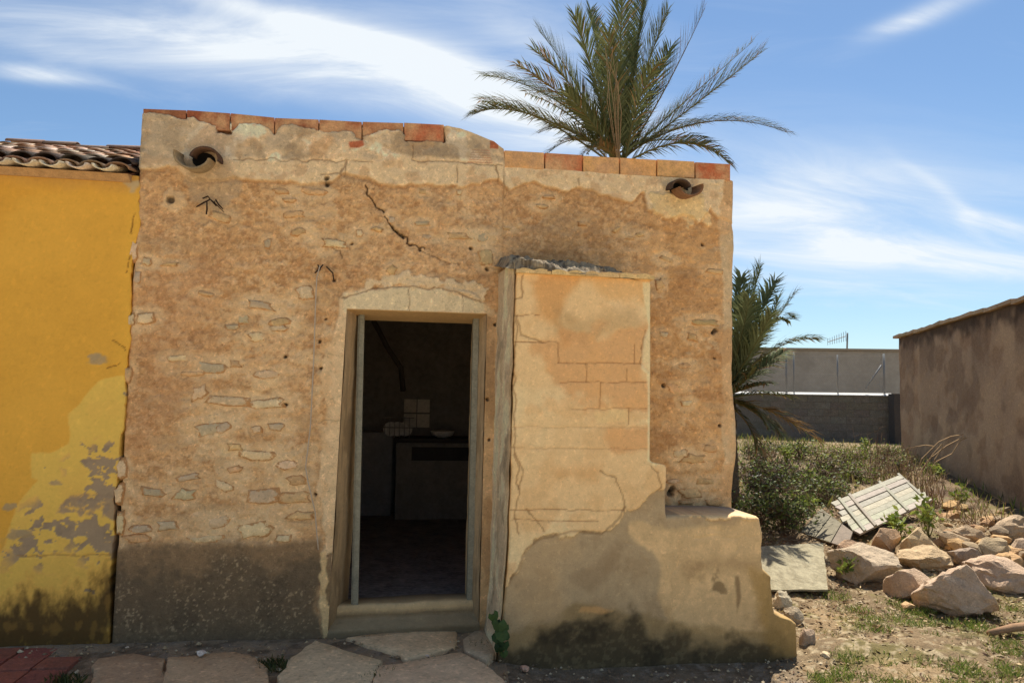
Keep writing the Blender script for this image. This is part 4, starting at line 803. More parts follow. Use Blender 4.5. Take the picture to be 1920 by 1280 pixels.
# ================================================================== THE YELLOW HOUSE
YEL = thing('yellow_house', (-3.2, 0.0, 0.0), 'yellow painted house with peeling wall and clay tiled roof adjoining the stone house', 'house')
def yellow():
    y0 = -0.02; P = lambda pts: fx(pts, y0)
    Rz = np.array(P([(205, 1240), (203, 1200), (204, 1140), (206, 1090), (210, 1040), (214, 1000), (214, 930), (222, 880), (226, 830), (232, 770), (234, 720), (244, 650), (243, 560), (246, 500), (258, 440), (262, 400), (258, 335), (258, 300)]))
    nz = int(3.3/0.009); nx = int(2.3/0.009)
    zt = float(P([(130, 322)])[0][1])
    z = np.linspace(-0.1, zt, nz)[:, None]+0*np.zeros((1, nx)); u = np.linspace(0, 1, nx)[None]
    xr = np.interp(z, Rz[:, 1], Rz[:, 0])+0.014*fbm(z, z*0, 7, 5, 201, 0.65); X = -4.0+(xr+4.0)*u
    F = Field(X, z, (204, 152, 58)); n1 = fbm(X, z, 1.5, 4, 202); n2 = fbm(X, z, 6, 4, 203)
    F.h += 0.003*n1+0.0012*n2
    F.mix(sst(-0.3, 0.7, n1)*0.5, (212, 160, 64)); F.mix(sst(0.2, 0.7, fbm(X*0.5, z, 3, 4, 204))*0.25, (186, 126, 34)); F.mix(sst(0.12, 0.0, xr-X)*0.35, (220, 168, 64))
    pal = P([(270, 700), (184, 712), (160, 740), (130, 775), (128, 832), (95, 848), (60, 850), (58, 895), (70, 900), (30, 950), (12, 1000), (0, 1040), (-200, 1080), (-200, 1180), (270, 1180)])
    pmk = sst(0.004, -0.004, sdp(X, z, pal)+0.012*fbm(X, z, 9, 3, 205)); F.mix(pmk*0.95, (222, 174, 82)); F.h -= pmk*0.001
    F.mix(pmk*sst(0, 0.6, n2)*0.35, (212, 166, 80))
    pe = pm(X, z, P([(250, 790), (170, 860), (110, 905), (40, 985), (30, 1050), (160, 1055), (240, 1040)]), 0.10, 0.10, 5, 206)
    pk = np.maximum(sst(0.10, 0.14, fbm(X*0.75+0.35*z, z, 8, 5, 207, 0.66)+0.62*pe-0.76)*np.maximum(pmk, 0.0), pe*sst(0.34, 0.40, fbm((X+0.8*z)*0.6, z-0.8*X, 17, 3, 216))); F.mix(pk, (150, 128, 100), -0.004); F.mix(pk*sst(0, .5, fbm(X, z, 16, 3, 208))*0.5, (128, 110, 88))
    b2 = pm(X, z, P([(112, 945), (150, 935), (205, 920), (214, 880), (218, 985), (196, 965), (160, 962), (122, 965), (104, 962)]), 0.01, 0.055, 8, 215, 6); F.mix(b2*sst(-0.5, 0.0, fbm(X, z, 11, 5, 217, 0.65))*0.9, (146, 124, 98), -0.003)
    for a, b, r in ((183, 676, 16), (100, 905, 8), (30, 1000, 14), (45, 1000, 12), (20, 950, 8), (175, 670, 10)):
        x, zz = P([(a, b)])[0]; mm = sst(r*0.0038, r*0.0024, np.hypot((X-x)*0.7, (z-zz)*1.6)+0.02*fbm(X, z, 22, 3, 209)); F.mix(mm*0.85, (156, 134, 98))
    F.groove(P([(30, 1043), (110, 1040), (215, 1040)]), 0.008, 0.004, (150, 116, 60), 0.6)
    for pl in ([(250, 455), (244, 490), (240, 510)], [(200, 690), (225, 680)], [(212, 640), (236, 655)], [(250, 400), (246, 440)]): F.groove(P(pl), 0.006, 0.006, (110, 74, 30), 0.8)
    dkp = P([(-300, 1135), (0, 1130), (60, 1128), (110, 1140), (150, 1125), (190, 1085), (225, 1060), (240, 1240), (-300, 1240)])
    dk = sst(0.11, -0.10, sdp(X, z, dkp)+0.05*fbm(X, z*0.5, 5, 4, 210)+0.07*fbm(X, z*0.45, 26, 4, 211, 0.65))
    F.mix(dk*0.92, (58, 43, 27)); F.mix(dk*sst(0.15, 0.6, fbm(X, z*0.6, 22, 4, 212))*0.6, (132, 98, 46))
    F.mix(sst(zt-0.16, zt-0.04, z+0.03*n2)*0.45, (164, 124, 72))  # wall top darkened in colour for eave shadow and dirt
    F.mix(pm(X, z, P([(225, 335), (265, 335), (265, 352), (240, 350)]), 0.01, 0.03, 12, 213)*0.7, (170, 156, 126))
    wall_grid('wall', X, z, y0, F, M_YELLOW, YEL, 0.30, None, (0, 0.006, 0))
    # eave: mortar bed, first course of tiles, then the roof slope
    pit = math.tan(radians(18.2)); ye = -0.14; ze = zt-0.035; sp = 0.155
    MB().hexa([(-4.0, -0.035, zt-0.05), (-1.745, -0.035, zt-0.05), (-1.745, 0.3, zt-0.02), (-4.0, 0.3, zt-0.02), (-4.0, -0.10, zt-0.012), (-1.745, -0.10, zt-0.012), (-1.745, 0.3, zt+0.06), (-4.0, 0.3, zt+0.06)]).build('eave_bed', M_CHALK, YEL, color=lin((186, 150, 106)))
    MB().hexa([(-4.0, -0.02, ze+0.02), (-1.735, -0.02, ze+0.02), (-1.735, 3.4, ze+0.02+3.42*pit), (-4.0, 3.4, ze+0.02+3.42*pit), (-4.0, -0.02, ze+0.05), (-1.735, -0.02, ze+0.05), (-1.735, 3.4, ze+0.05+3.42*pit), (-4.0, 3.4, ze+0.05+3.42*pit)]).build('roof_deck', M_CHALK, YEL, color=lin((92, 62, 46)))
    def tile_mesh(up, ln, r0, r1, nm):
        n = 8; vs, fs = [], []
        for (yy, r) in ((0, r0), (ln, r1)):
            for dr in (0, 0.012):
                for k in range(n+1):
                    a = pi*k/n; vs.append(((r-dr)*cos(a), yy, (r-dr)*sin(a)*0.58*(1 if up else -1)))
        m = n+1
        for k in range(n): fs += [(k, k+1, 2*m+k+1, 2*m+k), (m+k+1, m+k, 3*m+k, 3*m+k+1), (k, m+k, m+k+1, k+1), (2*m+k+1, 3*m+k+1, 3*m+k, 2*m+k)]
        fs += [(0, 2*m, 3*m, m), (n, m+n, 3*m+n, 2*m+n)]
        mb = MB(); mb.add(vs, fs); return mb.mesh(nm, M_TILE, True)
    cov = tile_mesh(True, 0.42, 0.078, 0.064, 'roof_tile'); pan = tile_mesh(False, 0.42, 0.064, 0.078, 'roof_tile')
    cols = [(190, 160, 132), (172, 134, 106), (150, 120, 96), (206, 184, 158), (118, 100, 84), (166, 124, 96)]
    ncol = int((4.0-1.76)/sp)
    # lowest course: pale pans, projecting over the wall
    for i in range(ncol):
        x = -1.80-i*sp
        o = link('eave_tile', pan, YEL, (x-sp/2, ye-0.03, ze+0.06), jitter(lin((218, 198, 168)), 0.07)); o.rotation_euler = (math.atan(pit)*0.55, 0, random.uniform(-.03, .03))
        o = link('eave_tile', cov, YEL, (x, ye+0.01+0.01*random.random(), ze+0.045), jitter(lin((150, 118, 92)), 0.15)); o.rotation_euler = (math.atan(pit)*0.55, 0, random.uniform(-.03, .03))
    for r in range(10):
        for i in range(ncol):
            x = -1.80-i*sp; yy = -0.03+r*0.335; zz = ze+0.060+yy*pit
            if r < 9 or True:
                o = link('roof_tile', pan, YEL, (x-sp/2+random.uniform(-.006, .006), yy, zz+0.045), jitter(lin(random.choice(cols)), 0.18)); o.rotation_euler = (math.atan(pit)-0.03, 0, random.uniform(-.03, .03))
                o = link('roof_tile', cov, YEL, (x+random.uniform(-.006, .006), yy+random.uniform(-.02, .02), zz+0.052), jitter(lin(random.choice(cols) if r else (86, 72, 62)), 0.18)); o.rotation_euler = (math.atan(pit)-0.03, 0, random.uniform(-.03, .03))
    rid = tile_mesh(True, 0.36, 0.10, 0.085, 'ridge_tile'); zr = ze+0.13+3.36*pit
    for i in range(7):
        o = link('ridge_tile', rid, YEL, (-1.78-i*0.33, 3.34, zr-0.01+random.uniform(-.02, .02)), jitter(lin((130, 106, 88)), 0.15)); o.rotation_euler = (0, 0, radians(90)+random.uniform(-.05, .05))
    MB().hexa([(-4.0, 3.41, 0), (-1.735, 3.41, 0), (-1.735, 3.6, 0), (-4.0, 3.6, 0), (-4.0, 3.41, zr-0.12), (-1.735, 3.41, zr-0.12), (-1.735, 3.6, zr-0.12), (-4.0, 3.6, zr-0.12)]).build('back_wall', M_GABLE, YEL)
yellow()

# ================================================================== PAVEMENT before the houses
def pavement():
    base = MB()
    pts = [(-4.5, -1.75), (0.62, -1.75), (0.75, -0.45), (0.35, -0.08), (-0.4, -0.03), (-4.5, -0.03)]
    base.add([(x, y, 0.012+float(gz(x, y))*0.6-0.02) for x, y in pts], [tuple(range(len(pts)))], lin((146, 126, 100)))
    pav = base.build('pavement', M_SOIL); tag(pav, kind='structure')
    def slab(px, col, h=0.035, name='paving_stone', rough=0.016):
        P0 = [onZ(a, b, 0.035) for a, b in px]; out = []
        for i in range(len(P0)):
            a, b = P0[i], P0[(i+1) % len(P0)]; n = max(1, int(np.linalg.norm(b-a)/0.06))
            for k in range(n):
                q = a+(b-a)*k/n; nn = np.array([a[1]-b[1], b[0]-a[0], 0]); nn = nn/(np.linalg.norm(nn)+1e-9)
                out.append(q+nn*rough*mnoise.noise(Vector(q*9))*1.5)
        c = sum(out)/len(out); out = [c+(q-c)*1.035 for q in out]; n = len(out); vs = []; fs = []
        for sc, dz in ((1.0, -0.05), (1.0, -0.008), (0.975, 0.0), (0.6, 0.004), (0.25, 0.004)):
            for q in out:
                v = c+(q-c)*sc; vs.append((v[0], v[1], 0.038+h*0.3+dz+0.008*mnoise.noise(Vector(v*3.1))+0.004*mnoise.noise(Vector(v*11))))
        for l in range(4):
            for k in range(n): fs.append((l*n+k, l*n+(k+1) % n, (l+1)*n+(k+1) % n, (l+1)*n+k))
        fs.append(tuple(4*n+k for k in range(n)))
        mb = MB(); mb.add(vs, fs); mb.build(name, M_PAVE, pav, True, pos=c, color=jitter(lin(col), 0.04))
    S0 = [([(120, 1228), (160, 1216), (182, 1222), (158, 1244), (132, 1262)], (168, 144, 118))]; S = [([(520, 1330), (528, 1270), (545, 1238), (592, 1204), (640, 1222), (714, 1242), (690, 1285), (668, 1330)], (216, 190, 150)),
         ([(652, 1196), (720, 1189), (856, 1180), (852, 1214), (800, 1228), (762, 1236), (738, 1224)], (212, 184, 142)),
         ([(712, 1252), (790, 1240), (862, 1226), (905, 1245), (940, 1275), (948, 1330), (690, 1330)], (216, 188, 148)),
         ([(316, 1236), (440, 1225), (478, 1236), (498, 1254), (508, 1330), (300, 1330)], (198, 170, 132)),
         ([(176, 1252), (186, 1238), (246, 1230), (308, 1238), (302, 1290), (292, 1330), (168, 1330)], (176, 150, 116)),
         ([(868, 1200), (900, 1180), (922, 1190), (930, 1222), (908, 1238), (872, 1222)], (190, 166, 132))]
    for q, c in S: slab(q, c)
    # red paving tiles by the yellow house
    tm = MB(); tm.hexa([(-.098, -.098, 0), (.098, -.098, 0), (.098, .098, 0), (-.098, .098, 0), (-.094, -.094, .03), (.094, -.094, .03), (.094, .094, .03), (-.094, .094, .03)]); me = tm.mesh('red_tile', M_PAVE)
    a = radians(0)
    TX = float(onZ(150, 1235, 0.04)[0])
    for i in range(9):
        for j in range(8):
            x = TX-0.10-i*0.203; y = -0.16-j*0.203
            if i == 0 and j in (0, 3, 5): continue
            o = link('red_tile', me, pav, (x, y, 0.012+random.uniform(-.004, .004)), jitter(lin((138, 84, 70)), 0.14)); o.rotation_euler = (random.uniform(-.02, .02), random.uniform(-.02, .02), random.uniform(-.02, .02))
    # round mossy cover set in the ground by the bench
    c = onZ(1062, 1290, 0.0); c[2] = float(gz(c[0], c[1]))
    n = 40; vs = []; fs = []
    for r, dz in ((0.20, 0.0), (0.20, 0.03), (0.165, 0.034), (0.15, 0.012), (0.0, 0.010)):
        for k in range(n): vs.append((c[0]+r*cos(2*pi*k/n)*(1+0.04*mnoise.noise(Vector((k*0.5, r*9, 0)))), c[1]+r*0.9*sin(2*pi*k/n), c[2]+dz+0.006*mnoise.noise(Vector((k*0.4, r*30, 1)))))
    for l in range(4):
        for k in range(n): fs.append((l*n+k, l*n+(k+1) % n, (l+1)*n+(k+1) % n, (l+1)*n+k))
    mb = MB(); mb.add(vs, fs); mc = mat('mossy_iron', color=lin((120, 100, 40)), use='c', color2=lin((70, 58, 40)), var=0.3, vscale=30, bump=0.6)
    o = mb.build('drain_cover', mc, None, True, pos=c); tag(o, 'round mossy drain cover in the ground before the bench', 'drain cover')
pavement()

# ================================================================== BACKGROUND BUILDINGS on the right
def shed():
    far = gxyz(1690, 868); far = onD(1690, 868, 15.2); near = onD(1920, 956, 10.0)
    S = thing('plaster_shed', far, 'brown stained plaster shed with pale tiled verge at the edge of the plot', 'shed')
    d = (near-far); d[2] = 0; d = d/np.linalg.norm(d)
    L = np.linalg.norm((near-far)[:2])
    Lt = L+3.5; zb = 0.0
    zf = onD(1689, 633, 15.2)[2]; zn = onD(1920, 566, 10.0)[2]
    nU, nV = 330, 130; u = np.linspace(0, Lt, nU)[None]; v = np.linspace(0, 1, nV)[:, None]
    zt = zf+(zn-zf)*u/L; Z = zb+(zt-zb)*v; U = u+0*v
    F = Field(U, Z, (174, 144, 112)); n1 = fbm(U, Z, 0.9, 5, 301); n2 = fbm(U, Z, 3, 5, 302)
    F.mix(sst(-0.2, 0.6, n1), (188, 156, 120)); F.mix(sst(0.05, 0.6, -n2)*0.6, (154, 120, 88)); F.mix(sst(1.3, 0.6, Z)*0.3, (152, 118, 82))
    top = zt-Z
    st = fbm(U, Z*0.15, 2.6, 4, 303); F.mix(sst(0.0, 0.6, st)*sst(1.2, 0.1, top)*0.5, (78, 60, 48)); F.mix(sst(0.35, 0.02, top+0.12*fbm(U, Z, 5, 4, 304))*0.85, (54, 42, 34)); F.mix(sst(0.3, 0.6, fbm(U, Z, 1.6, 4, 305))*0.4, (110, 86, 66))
    F.mix(sst(0.45, 0.1, Z+0.1*n2)*0.6, (140, 112, 82))
    nrm = np.array([-d[1], d[0], 0]);  nrm = nrm if nrm[0] < 0 else -nrm
    V = far[None, None]*np.array([1, 1, 0])+d*U[..., None]+nrm*(0.01*n2)[..., None]; V[..., 2] = Z
    idx = np.arange(nU*nV).reshape(nV, nU); q = np.stack([idx[:-1, :-1], idx[1:, :-1], idx[1:, 1:], idx[:-1, 1:]], -1).reshape(-1, 4)
    grid_mesh('wall', V.reshape(-1, 3), F.c.reshape(-1, 3), q, M_WALL, S)
    f0 = far*np.array([1, 1, 0]); e0 = f0+d*Lt; wd = -nrm*4.0
    zl = zf+(zn-zf)*Lt/L
    mb = MB(); mb.hexa([f0-nrm*0.03, e0-nrm*0.03, e0+wd, f0+wd, f0-nrm*0.03+[0, 0, zf-0.01], e0-nrm*0.03+[0, 0, zl-0.01], e0+wd+[0, 0, zl-0.01], f0+wd+[0, 0, zf-0.01]], lin((140, 108, 78))); mb.build('shed_body', M_WALL, S)
    k = 0; s = -0.15; up = np.array([0, 0, 1.0])
    while s < Lt:
        ln = random.uniform(0.42, 0.5); a = f0+d*s; b = f0+d*(s+ln-0.01); za = zf+(zn-zf)*s/L+random.uniform(-.01, .015); zb_ = zf+(zn-zf)*(s+ln)/L+random.uniform(-.01, .015)+0.015
        mb = MB(); o_, i_ = nrm*0.07, -nrm*0.5
        mb.hexa([a+o_+up*za, b+o_+up*zb_, b+i_+up*(zb_), a+i_+up*(za), a+o_+up*(za+0.05), b+o_+up*(zb_+0.055), b+i_+up*(zb_+0.09), a+i_+up*(za+0.085)])
        mb.build('verge_tile', M_TILE, S, pos=a+up*za, color=jitter(lin((178, 152, 118)), 0.12)); s += ln
    mb = MB(); mb.hexa([f0-nrm*0.5+up*(zf-0.02), e0-nrm*0.5+up*(zl-0.02), e0+wd+up*(zl+0.3), f0+wd+up*(zf+0.3), f0-nrm*0.5+up*(zf+0.07), e0-nrm*0.5+up*(zl+0.07), e0+wd+up*(zl+0.42), f0+wd+up*(zf+0.42)]); mb.build('roof', M_TILE, S, color=lin((170, 124, 90)))
shed()
def far_wall():
    Dp = 21.0
    def q(px, py, d=Dp): return onD(px, py, d)
    a = q(1300, 741, 22.5); b = q(1692, 735, 20.4); zc = (a[2]+b[2])/2; zb = 0.35
    d = b-a; d[2] = 0; L = np.linalg.norm(d); d /= L; n = np.array([d[1], -d[0], 0]); n = n if n[1] < 0 else -n
    B = thing('block_wall', (*((a+b)/2)[:2], zb), 'long grey concrete block wall at the back of the plot', 'wall')
    bw, bh = 0.40, 0.20; rows = int((zc-zb)/bh)+1; me = MB().hexa([(-.197, -.008, -.097), (.197, -.008, -.097), (.197, .09, -.097), (-.197, .09, -.097), (-.197, -.011, .096), (.197, -.011, .096), (.197, .09, .097), (-.197, .09, .097)]).mesh('block', M_PAVE)
    ang = math.atan2(d[1], d[0]); a0 = a.copy(); a0[2] = 0
    mb = MB(); up = np.array([0, 0, 1.0]); mb.hexa([a0-n*0.005+up*zb, a0+d*L-n*0.005+up*zb, a0+d*L-n*0.2+up*zb, a0-n*0.2+up*zb, a0-n*0.005+up*(zc-.02), a0+d*L-n*0.005+up*(zc-.02), a0+d*L-n*0.2+up*(zc-.02), a0-n*0.2+up*(zc-.02)]); mb.build('mortar_core', M_CHALK, B, color=lin((104, 98, 88)))
    for r in range(rows):
        z = zc-0.12-r*bh
        for c in range(int(L/bw)):
            s = (c+0.5+(0.5 if r % 2 else 0))*bw
            if s > L-0.2: continue
            p = a0+d*s+up*z+n*0.0
            o = link('block', me, B, p, jitter(lin((110, 105, 94)), 0.09)); o.rotation_euler = (0, 0, ang)
    mb = MB(); mb.hexa([a0+n*0.06+up*(zc-.02), a0+d*(L-0.25)+n*0.06+up*(zc-.02), a0+d*(L-.25)-n*0.28+up*(zc-.02), a0-n*0.28+up*(zc-.02), a0+n*0.055+up*(zc-.01), a0+d*(L-.25)+n*0.055+up*(zc-.01), a0+d*(L-.25)-n*0.28+up*(zc+.055), a0-n*0.28+up*(zc+.055)]); mb.build('coping', mat('sunlit_coping', color=(0.50, 0.48, 0.44), use='c', var=0.15, bump=0.1), B)  # pale colour and tilted top put the sunlit ledge into the coping
    p = q(1681, 838, 20.2); t = q(1681, 738, 20.2)
    o = MB().box((p[0]-0.13, p[1]-0.12, 0.2), (p[0]+0.12, p[1]+0.12, t[2])).build('concrete_post', M_CHALK, None, color=lin((72, 68, 64)), pos=(p[0], p[1], 0.2)); tag(o, 'dark grey gate post at the end of the block wall', 'post')
    # wire fence on the wall
    Fn = thing('wire_fence', (*((a+b)/2)[:2], zc+0.04), 'galvanised wire mesh fence with posts on top of the block wall', 'fence')
    def at(px, py): 
        r = ray(px, py); c0 = a0-n*0.1; t = np.dot(c0-CP, n)/np.dot(r, n); return CP+r*t
    for px, ptop, r in ((1474, 660, 0.03), (1488, 660, 0.022), (1570, 665, 0.022), (1657, 663, 0.03)):
        t = at(px, ptop); MB().tube([(t[0], t[1], zc+0.03), t], r, 8).build('post', M_GALV, Fn, True)
    MB().tube([at(1622, 731), at(1653, 684)], 0.022, 7).build('brace', M_GALV, Fn, True)
    mb = MB(); l0, l1 = at(1330, 665), at(1657, 665); H = l1[2]-zc-0.06
    for k in range(0): z = zc+0.08+H*k/8; mb.tube([(l0[0], l0[1], z), (l1[0], l1[1], z)], 0.0035, 3)
    for k in range(3): z = zc+0.08+H*k/2.1; mb.tube([(l0[0], l0[1], z), (l1[0], l1[1], z)], 0.0018, 3)
    for k in range(90):
        for sg in (0, 1): t0, t1 = k/90, (k+(H/0.055 if False else 14))/90; t0, t1 = (t0, t1) if sg else (t1, t0); A_, B_ = l0[:2]+(l1-l0)[:2]*min(t0, 1), l0[:2]+(l1-l0)[:2]*min(t1, 1); mb.tube([(A_[0], A_[1], zc+0.06), (B_[0], B_[1], zc+0.06+H)], 0.0012, 3)
    mb.build('wire_mesh', M_GALV, Fn)
    # long building beyond
    y0 = 30.0; l = onD(1380, 659, y0); r = onD(1760, 649, y0*0.98)
    Wb = thing('warehouse', (*((l+r)/2)[:2], 0), 'low beige warehouse wall with flat roof far behind the fence', 'warehouse')
    l[2] = r[2] = (l[2]+r[2])/2+0.0; dd = (r-l); dd /= np.linalg.norm(dd); l = l-dd*6; r = r+dd*8; nn = np.array([dd[1], -dd[0], 0]); nn = nn if nn[1] < 0 else -nn
    mw = mat('warehouse_render', color=lin((162, 155, 142)), use='c', color2=lin((150, 143, 130)), var=0.1, vscale=1.5, bump=0.1)
    def slabp(z0, z1, o0, o1): return [np.array([*(p+nn*o)[:2], z]) for z in (z0, z1) for p, o in ((l, o0), (r, o0), (r, o1), (l, o1))]
    MB().hexa(slabp(0, l[2]-0.08, 0, -8)).build('wall', mw, Wb); MB().hexa(slabp(l[2]-0.07, l[2]+0.02, 0.06, -8.1)).build('roof_edge', M_CHALK, Wb, color=lin((150, 138, 120)))
    for px in (1402, 1528, 1640):
        t = onD(px, 690, y0-0.6); 
    # aerial on the warehouse roof
    pb = onD(1588, 650, 30.5); A = thing('tv_aerial', (pb[0], pb[1], l[2]+0.02), 'thin television aerial mast standing on the warehouse roof', 'aerial')
    tp = onD(1589, 624, 30.5); MB().tube([(pb[0], pb[1], l[2]), tp], 0.035, 6).build('mast', M_GALV, A, True)
    mb = MB(); e0, e1 = onD(1552, 641, 30.5), onD(1586, 630, 30.5); mb.tube([e0, e1], 0.018, 5)
    for k in range(9):
        c = e0+(e1-e0)*k/8; mb.tube([c+np.array([0, 0, -0.13-0.01*k]), c+np.array([0, 0, 0.13+0.01*k])], 0.010, 4)
    mb.build('antenna_boom', M_GALV, A)
    tag_pts = [(1500, 646), (1560, 640)]
far_wall()

# ================================================================== PALMS
UPV = np.array([0, 0, 1.0])
def frond(parent, base, mid, tip, leaf=0.42, n=62, dry=0.0, dens=1.0, start=0.16, lift=0.35, rr=0.020, droop=0.5, name='frond'):
    t0 = 0.55; ctrl = (mid-(1-t0)**2*base-t0**2*tip)/(2*t0*(1-t0))
    bz = lambda t: (1-t)**2*base+2*t*(1-t)*ctrl+t*t*tip
    mb = MB(); K = 12
    green = lin((98, 106, 70)); g2 = lin((128, 132, 92)); dr = lin((150, 122, 82)); rc = lin((112, 110, 68))*(1-dry)+dr*dry
    mb.tube([bz(k/K) for k in range(K+1)], [rr*(1-0.85*k/K) for k in range(K+1)], 5, rc)
    vs, fs, cs = [], [], []
    axis = random.uniform(-0.5, 0.5)
    for i in range(n):
        t = start+(1-start)*(i+random.uniform(-.3, .3))/n; t = min(max(t, 0.02), 0.995)
        p = bz(t); T = bz(min(t+0.02, 1))-bz(t-0.02); T /= np.linalg.norm(T)
        S = np.cross(T, UPV+0.001*T[::-1]); S = S/(np.linalg.norm(S)+1e-6)
        N = np.cross(S, T); S, N = S*cos(axis)+N*sin(axis), N*cos(axis)-S*sin(axis)
        if N[2] < 0: N = -N
        prof = (0.45+0.75*sin(pi*min(1, (t-start)/(1-start)*0.8+0.15)))*leaf
        for sd in (-1, 1):
            if random.random() > dens: continue
            l = prof*random.uniform(0.8, 1.1); a = radians(random.uniform(28, 48))*(1.0-0.35*t)
            dirv = T*cos(a)+S*sd*sin(a)+N*random.uniform(0.3, 1.1)*lift; dirv /= np.linalg.norm(dirv)
            w = 0.0098; side = np.cross(dirv, N); side /= np.linalg.norm(side)+1e-6
            m = p+dirv*l*0.5; d2 = dirv-UPV*droop*random.uniform(0.6, 1.4); d2 /= np.linalg.norm(d2); e = m+d2*l*0.55
            c = (green*(1-0.5)+g2*0.5 if random.random() < .5 else green)*random.uniform(0.75, 1.2)
            if random.random() < dry: c = dr*random.uniform(0.7, 1.2)
            k = len(vs); vs += [p-side*w*0.6, p+side*w*0.6, m+side*w, m-side*w, e]; fs += [(k, k+1, k+2, k+3), (k+3, k+2, k+4)]; cs += [c]*5
    k = len(mb.v); mb.v += [tuple(map(float, q)) for q in vs]; mb.f += [tuple(i+k for i in f) for f in fs]; mb.c += cs
    return mb.build(name, M_PALM, parent)
def trunk(parent, p0, p1, r):
    mb = MB(); n = 14; K = 40; vs, fs = [], []
    for i in range(K+1):
        t = i/K; c = p0+(p1-p0)*t
        for k in range(n):
            a = 2*pi*k/n+0.22*(i % 2); rr = r*(1.15-0.25*t)*(1+0.10*((i+k) % 2)+0.05*random.random()); vs.append(c+np.array([rr*cos(a), rr*sin(a), 0]))
    for i in range(K):
        for k in range(n): fs.append((i*n+k, i*n+(k+1) % n, (i+1)*n+(k+1) % n, (i+1)*n+k))
    mb.add(vs, fs); mb.build('trunk', M_BARK, parent)
def palm_one():
    d = 13.0; c = onD(1160, 318, d); g = c.copy(); g[2] = 0.3
    Pm = thing('palm_tree', g, 'tall date palm rising behind the parapet of the stone house', 'palm tree')
    trunk(Pm, g, c, 0.24)
    T = [((888, 215), (985, 212), -.3, .1, 1), ((910, 143), (1025, 178), .4, 0, 1), ((973, 123), (1065, 190), -.8, .5, .7), ((1010, 58), (1075, 150), .3, 0, 1), ((1004, 96), (1085, 180), -.4, .2, .9), ((1078, 30), (1115, 150), -.8, 0, .9), ((1106, 22), (1130, 140), .6, 0, 1),
         ((1166, -22), (1163, 120), -.3, 0, 1), ((1207, -18), (1190, 120), .5, 0, 1), ((1252, 24), (1208, 140), -.2, 0, 1), ((1258, 88), (1215, 180), .9, 0, .8), ((1322, 15), (1248, 165), -.2, .4, .55), ((1428, 98), (1292, 205), .1, .1, 1), ((1412, 78), (1285, 190), .8, .3, .6),
         ((1474, 248), (1330, 228), -.2, .2, 1), ((1369, 309), (1285, 268), -.6, .15, .9), ((1030, 285), (1090, 262), -.5, .2, .9), ((1060, 170), (1105, 225), -1.0, 0, 1), ((905, 190), (1010, 222), .9, .1, .9), ((1230, 120), (1195, 200), -.8, 0, .8), ((1140, 60), (1148, 170), -1.0, 0, .9), ((1185, 70), (1172, 180), 1.0, 0, .9),
         ((1010, 250), (1075, 245), .7, .3, .8), ((1310, 235), (1240, 250), .9, .2, .7), ((1340, 280), (1250, 262), .5, .5, .6), ((1120, 120), (1135, 210), 1.1, 0, .8), ((985, 175), (1060, 210), 1.2, .3, .6), ((1100, 290), (1125, 275), -1.1, .6, .8)]
    for tip, mid, dy, dry, dn in T:
        b = c+np.array([random.uniform(-.10, .10), random.uniform(-.10, .10), random.uniform(-.05, .25)])
        tp = onD(*tip, d+dy*1.1); md = onD(*mid, d+dy*0.5)
        L = np.linalg.norm(tp-c)
        frond(Pm, b, md, tp, leaf=0.25+0.085*L, n=int(44+25*L), dry=dry*0.8+0.06, dens=dn, droop=0.25 if tip[1] < 120 else 0.55, lift=0.4, start=0.12)
    # pale dry flower stalks in the heart
    mb = MB()
    for k in range(7):
        p = onD(1152+random.uniform(-14, 14), random.uniform(150, 210), d-0.7); e = onD(1158+random.uniform(-26, 10), random.uniform(66, 150), d-0.9); mb.tube([c, p, e, e+np.array([-.05, 0, -.08])], [0.008, 0.006, 0.004, 0.002], 4, lin((160, 138, 108)))
    mb.build('flower_stalk', M_TWIG, Pm)
palm_one()
def palm_two():
    d = 8.6; c = onD(1352, 745, d); g = c.copy(); g[2] = float(gz(c[0], c[1]))
    Pm = thing('palm_tree', g, 'low young palm growing beside the gable of the stone house', 'palm tree')
    trunk(Pm, g, c, 0.16)
    T = [((1425, 505), (1398, 600), 0, 0, 1), ((1452, 528), (1408, 620), .4, 0, .9), ((1490, 552), (1432, 630), -.2, .15, .8), ((1478, 600), (1432, 620), .5, .1, .9), ((1528, 636), (1452, 655), -.1, .25, .8), ((1405, 560), (1388, 640), -.5, 0, 1), ((1470, 660), (1425, 690), .6, .1, .9), ((1535, 826), (1452, 775), -.3, .8, .35), ((1462, 812), (1425, 775), -.6, .5, .7), ((1480, 745), (1432, 738), .2, .2, .7),
         ((1440, 800), (1410, 770), -.7, .2, .8), ((1390, 520), (1380, 620), .5, 0, .9), ((1340, 560), (1358, 650), .2, 0, .9), ((1420, 840), (1398, 790), -.5, .4, .7), ((1445, 590), (1408, 660), -.7, 0, .9), ((1300, 650), (1335, 690), 0, .1, .9), ((1415, 690), (1395, 715), -1.0, .1, .9), ((1460, 560), (1420, 650), .9, 0, .8), ((1440, 720), (1410, 725), -.9, .2, .8)]
    for tip, mid, dy, dry, dn in T:
        tp = onD(*tip, d+dy*0.7); md = onD(*mid, d+dy*0.35); b = c+np.random.uniform(-.05, .05, 3)
        L = np.linalg.norm(tp-c); frond(Pm, b, md, tp, leaf=0.17+0.09*L, n=int(44+32*L), dry=dry, dens=dn, rr=0.012, droop=0.55, lift=0.3, start=0.1)
palm_two()

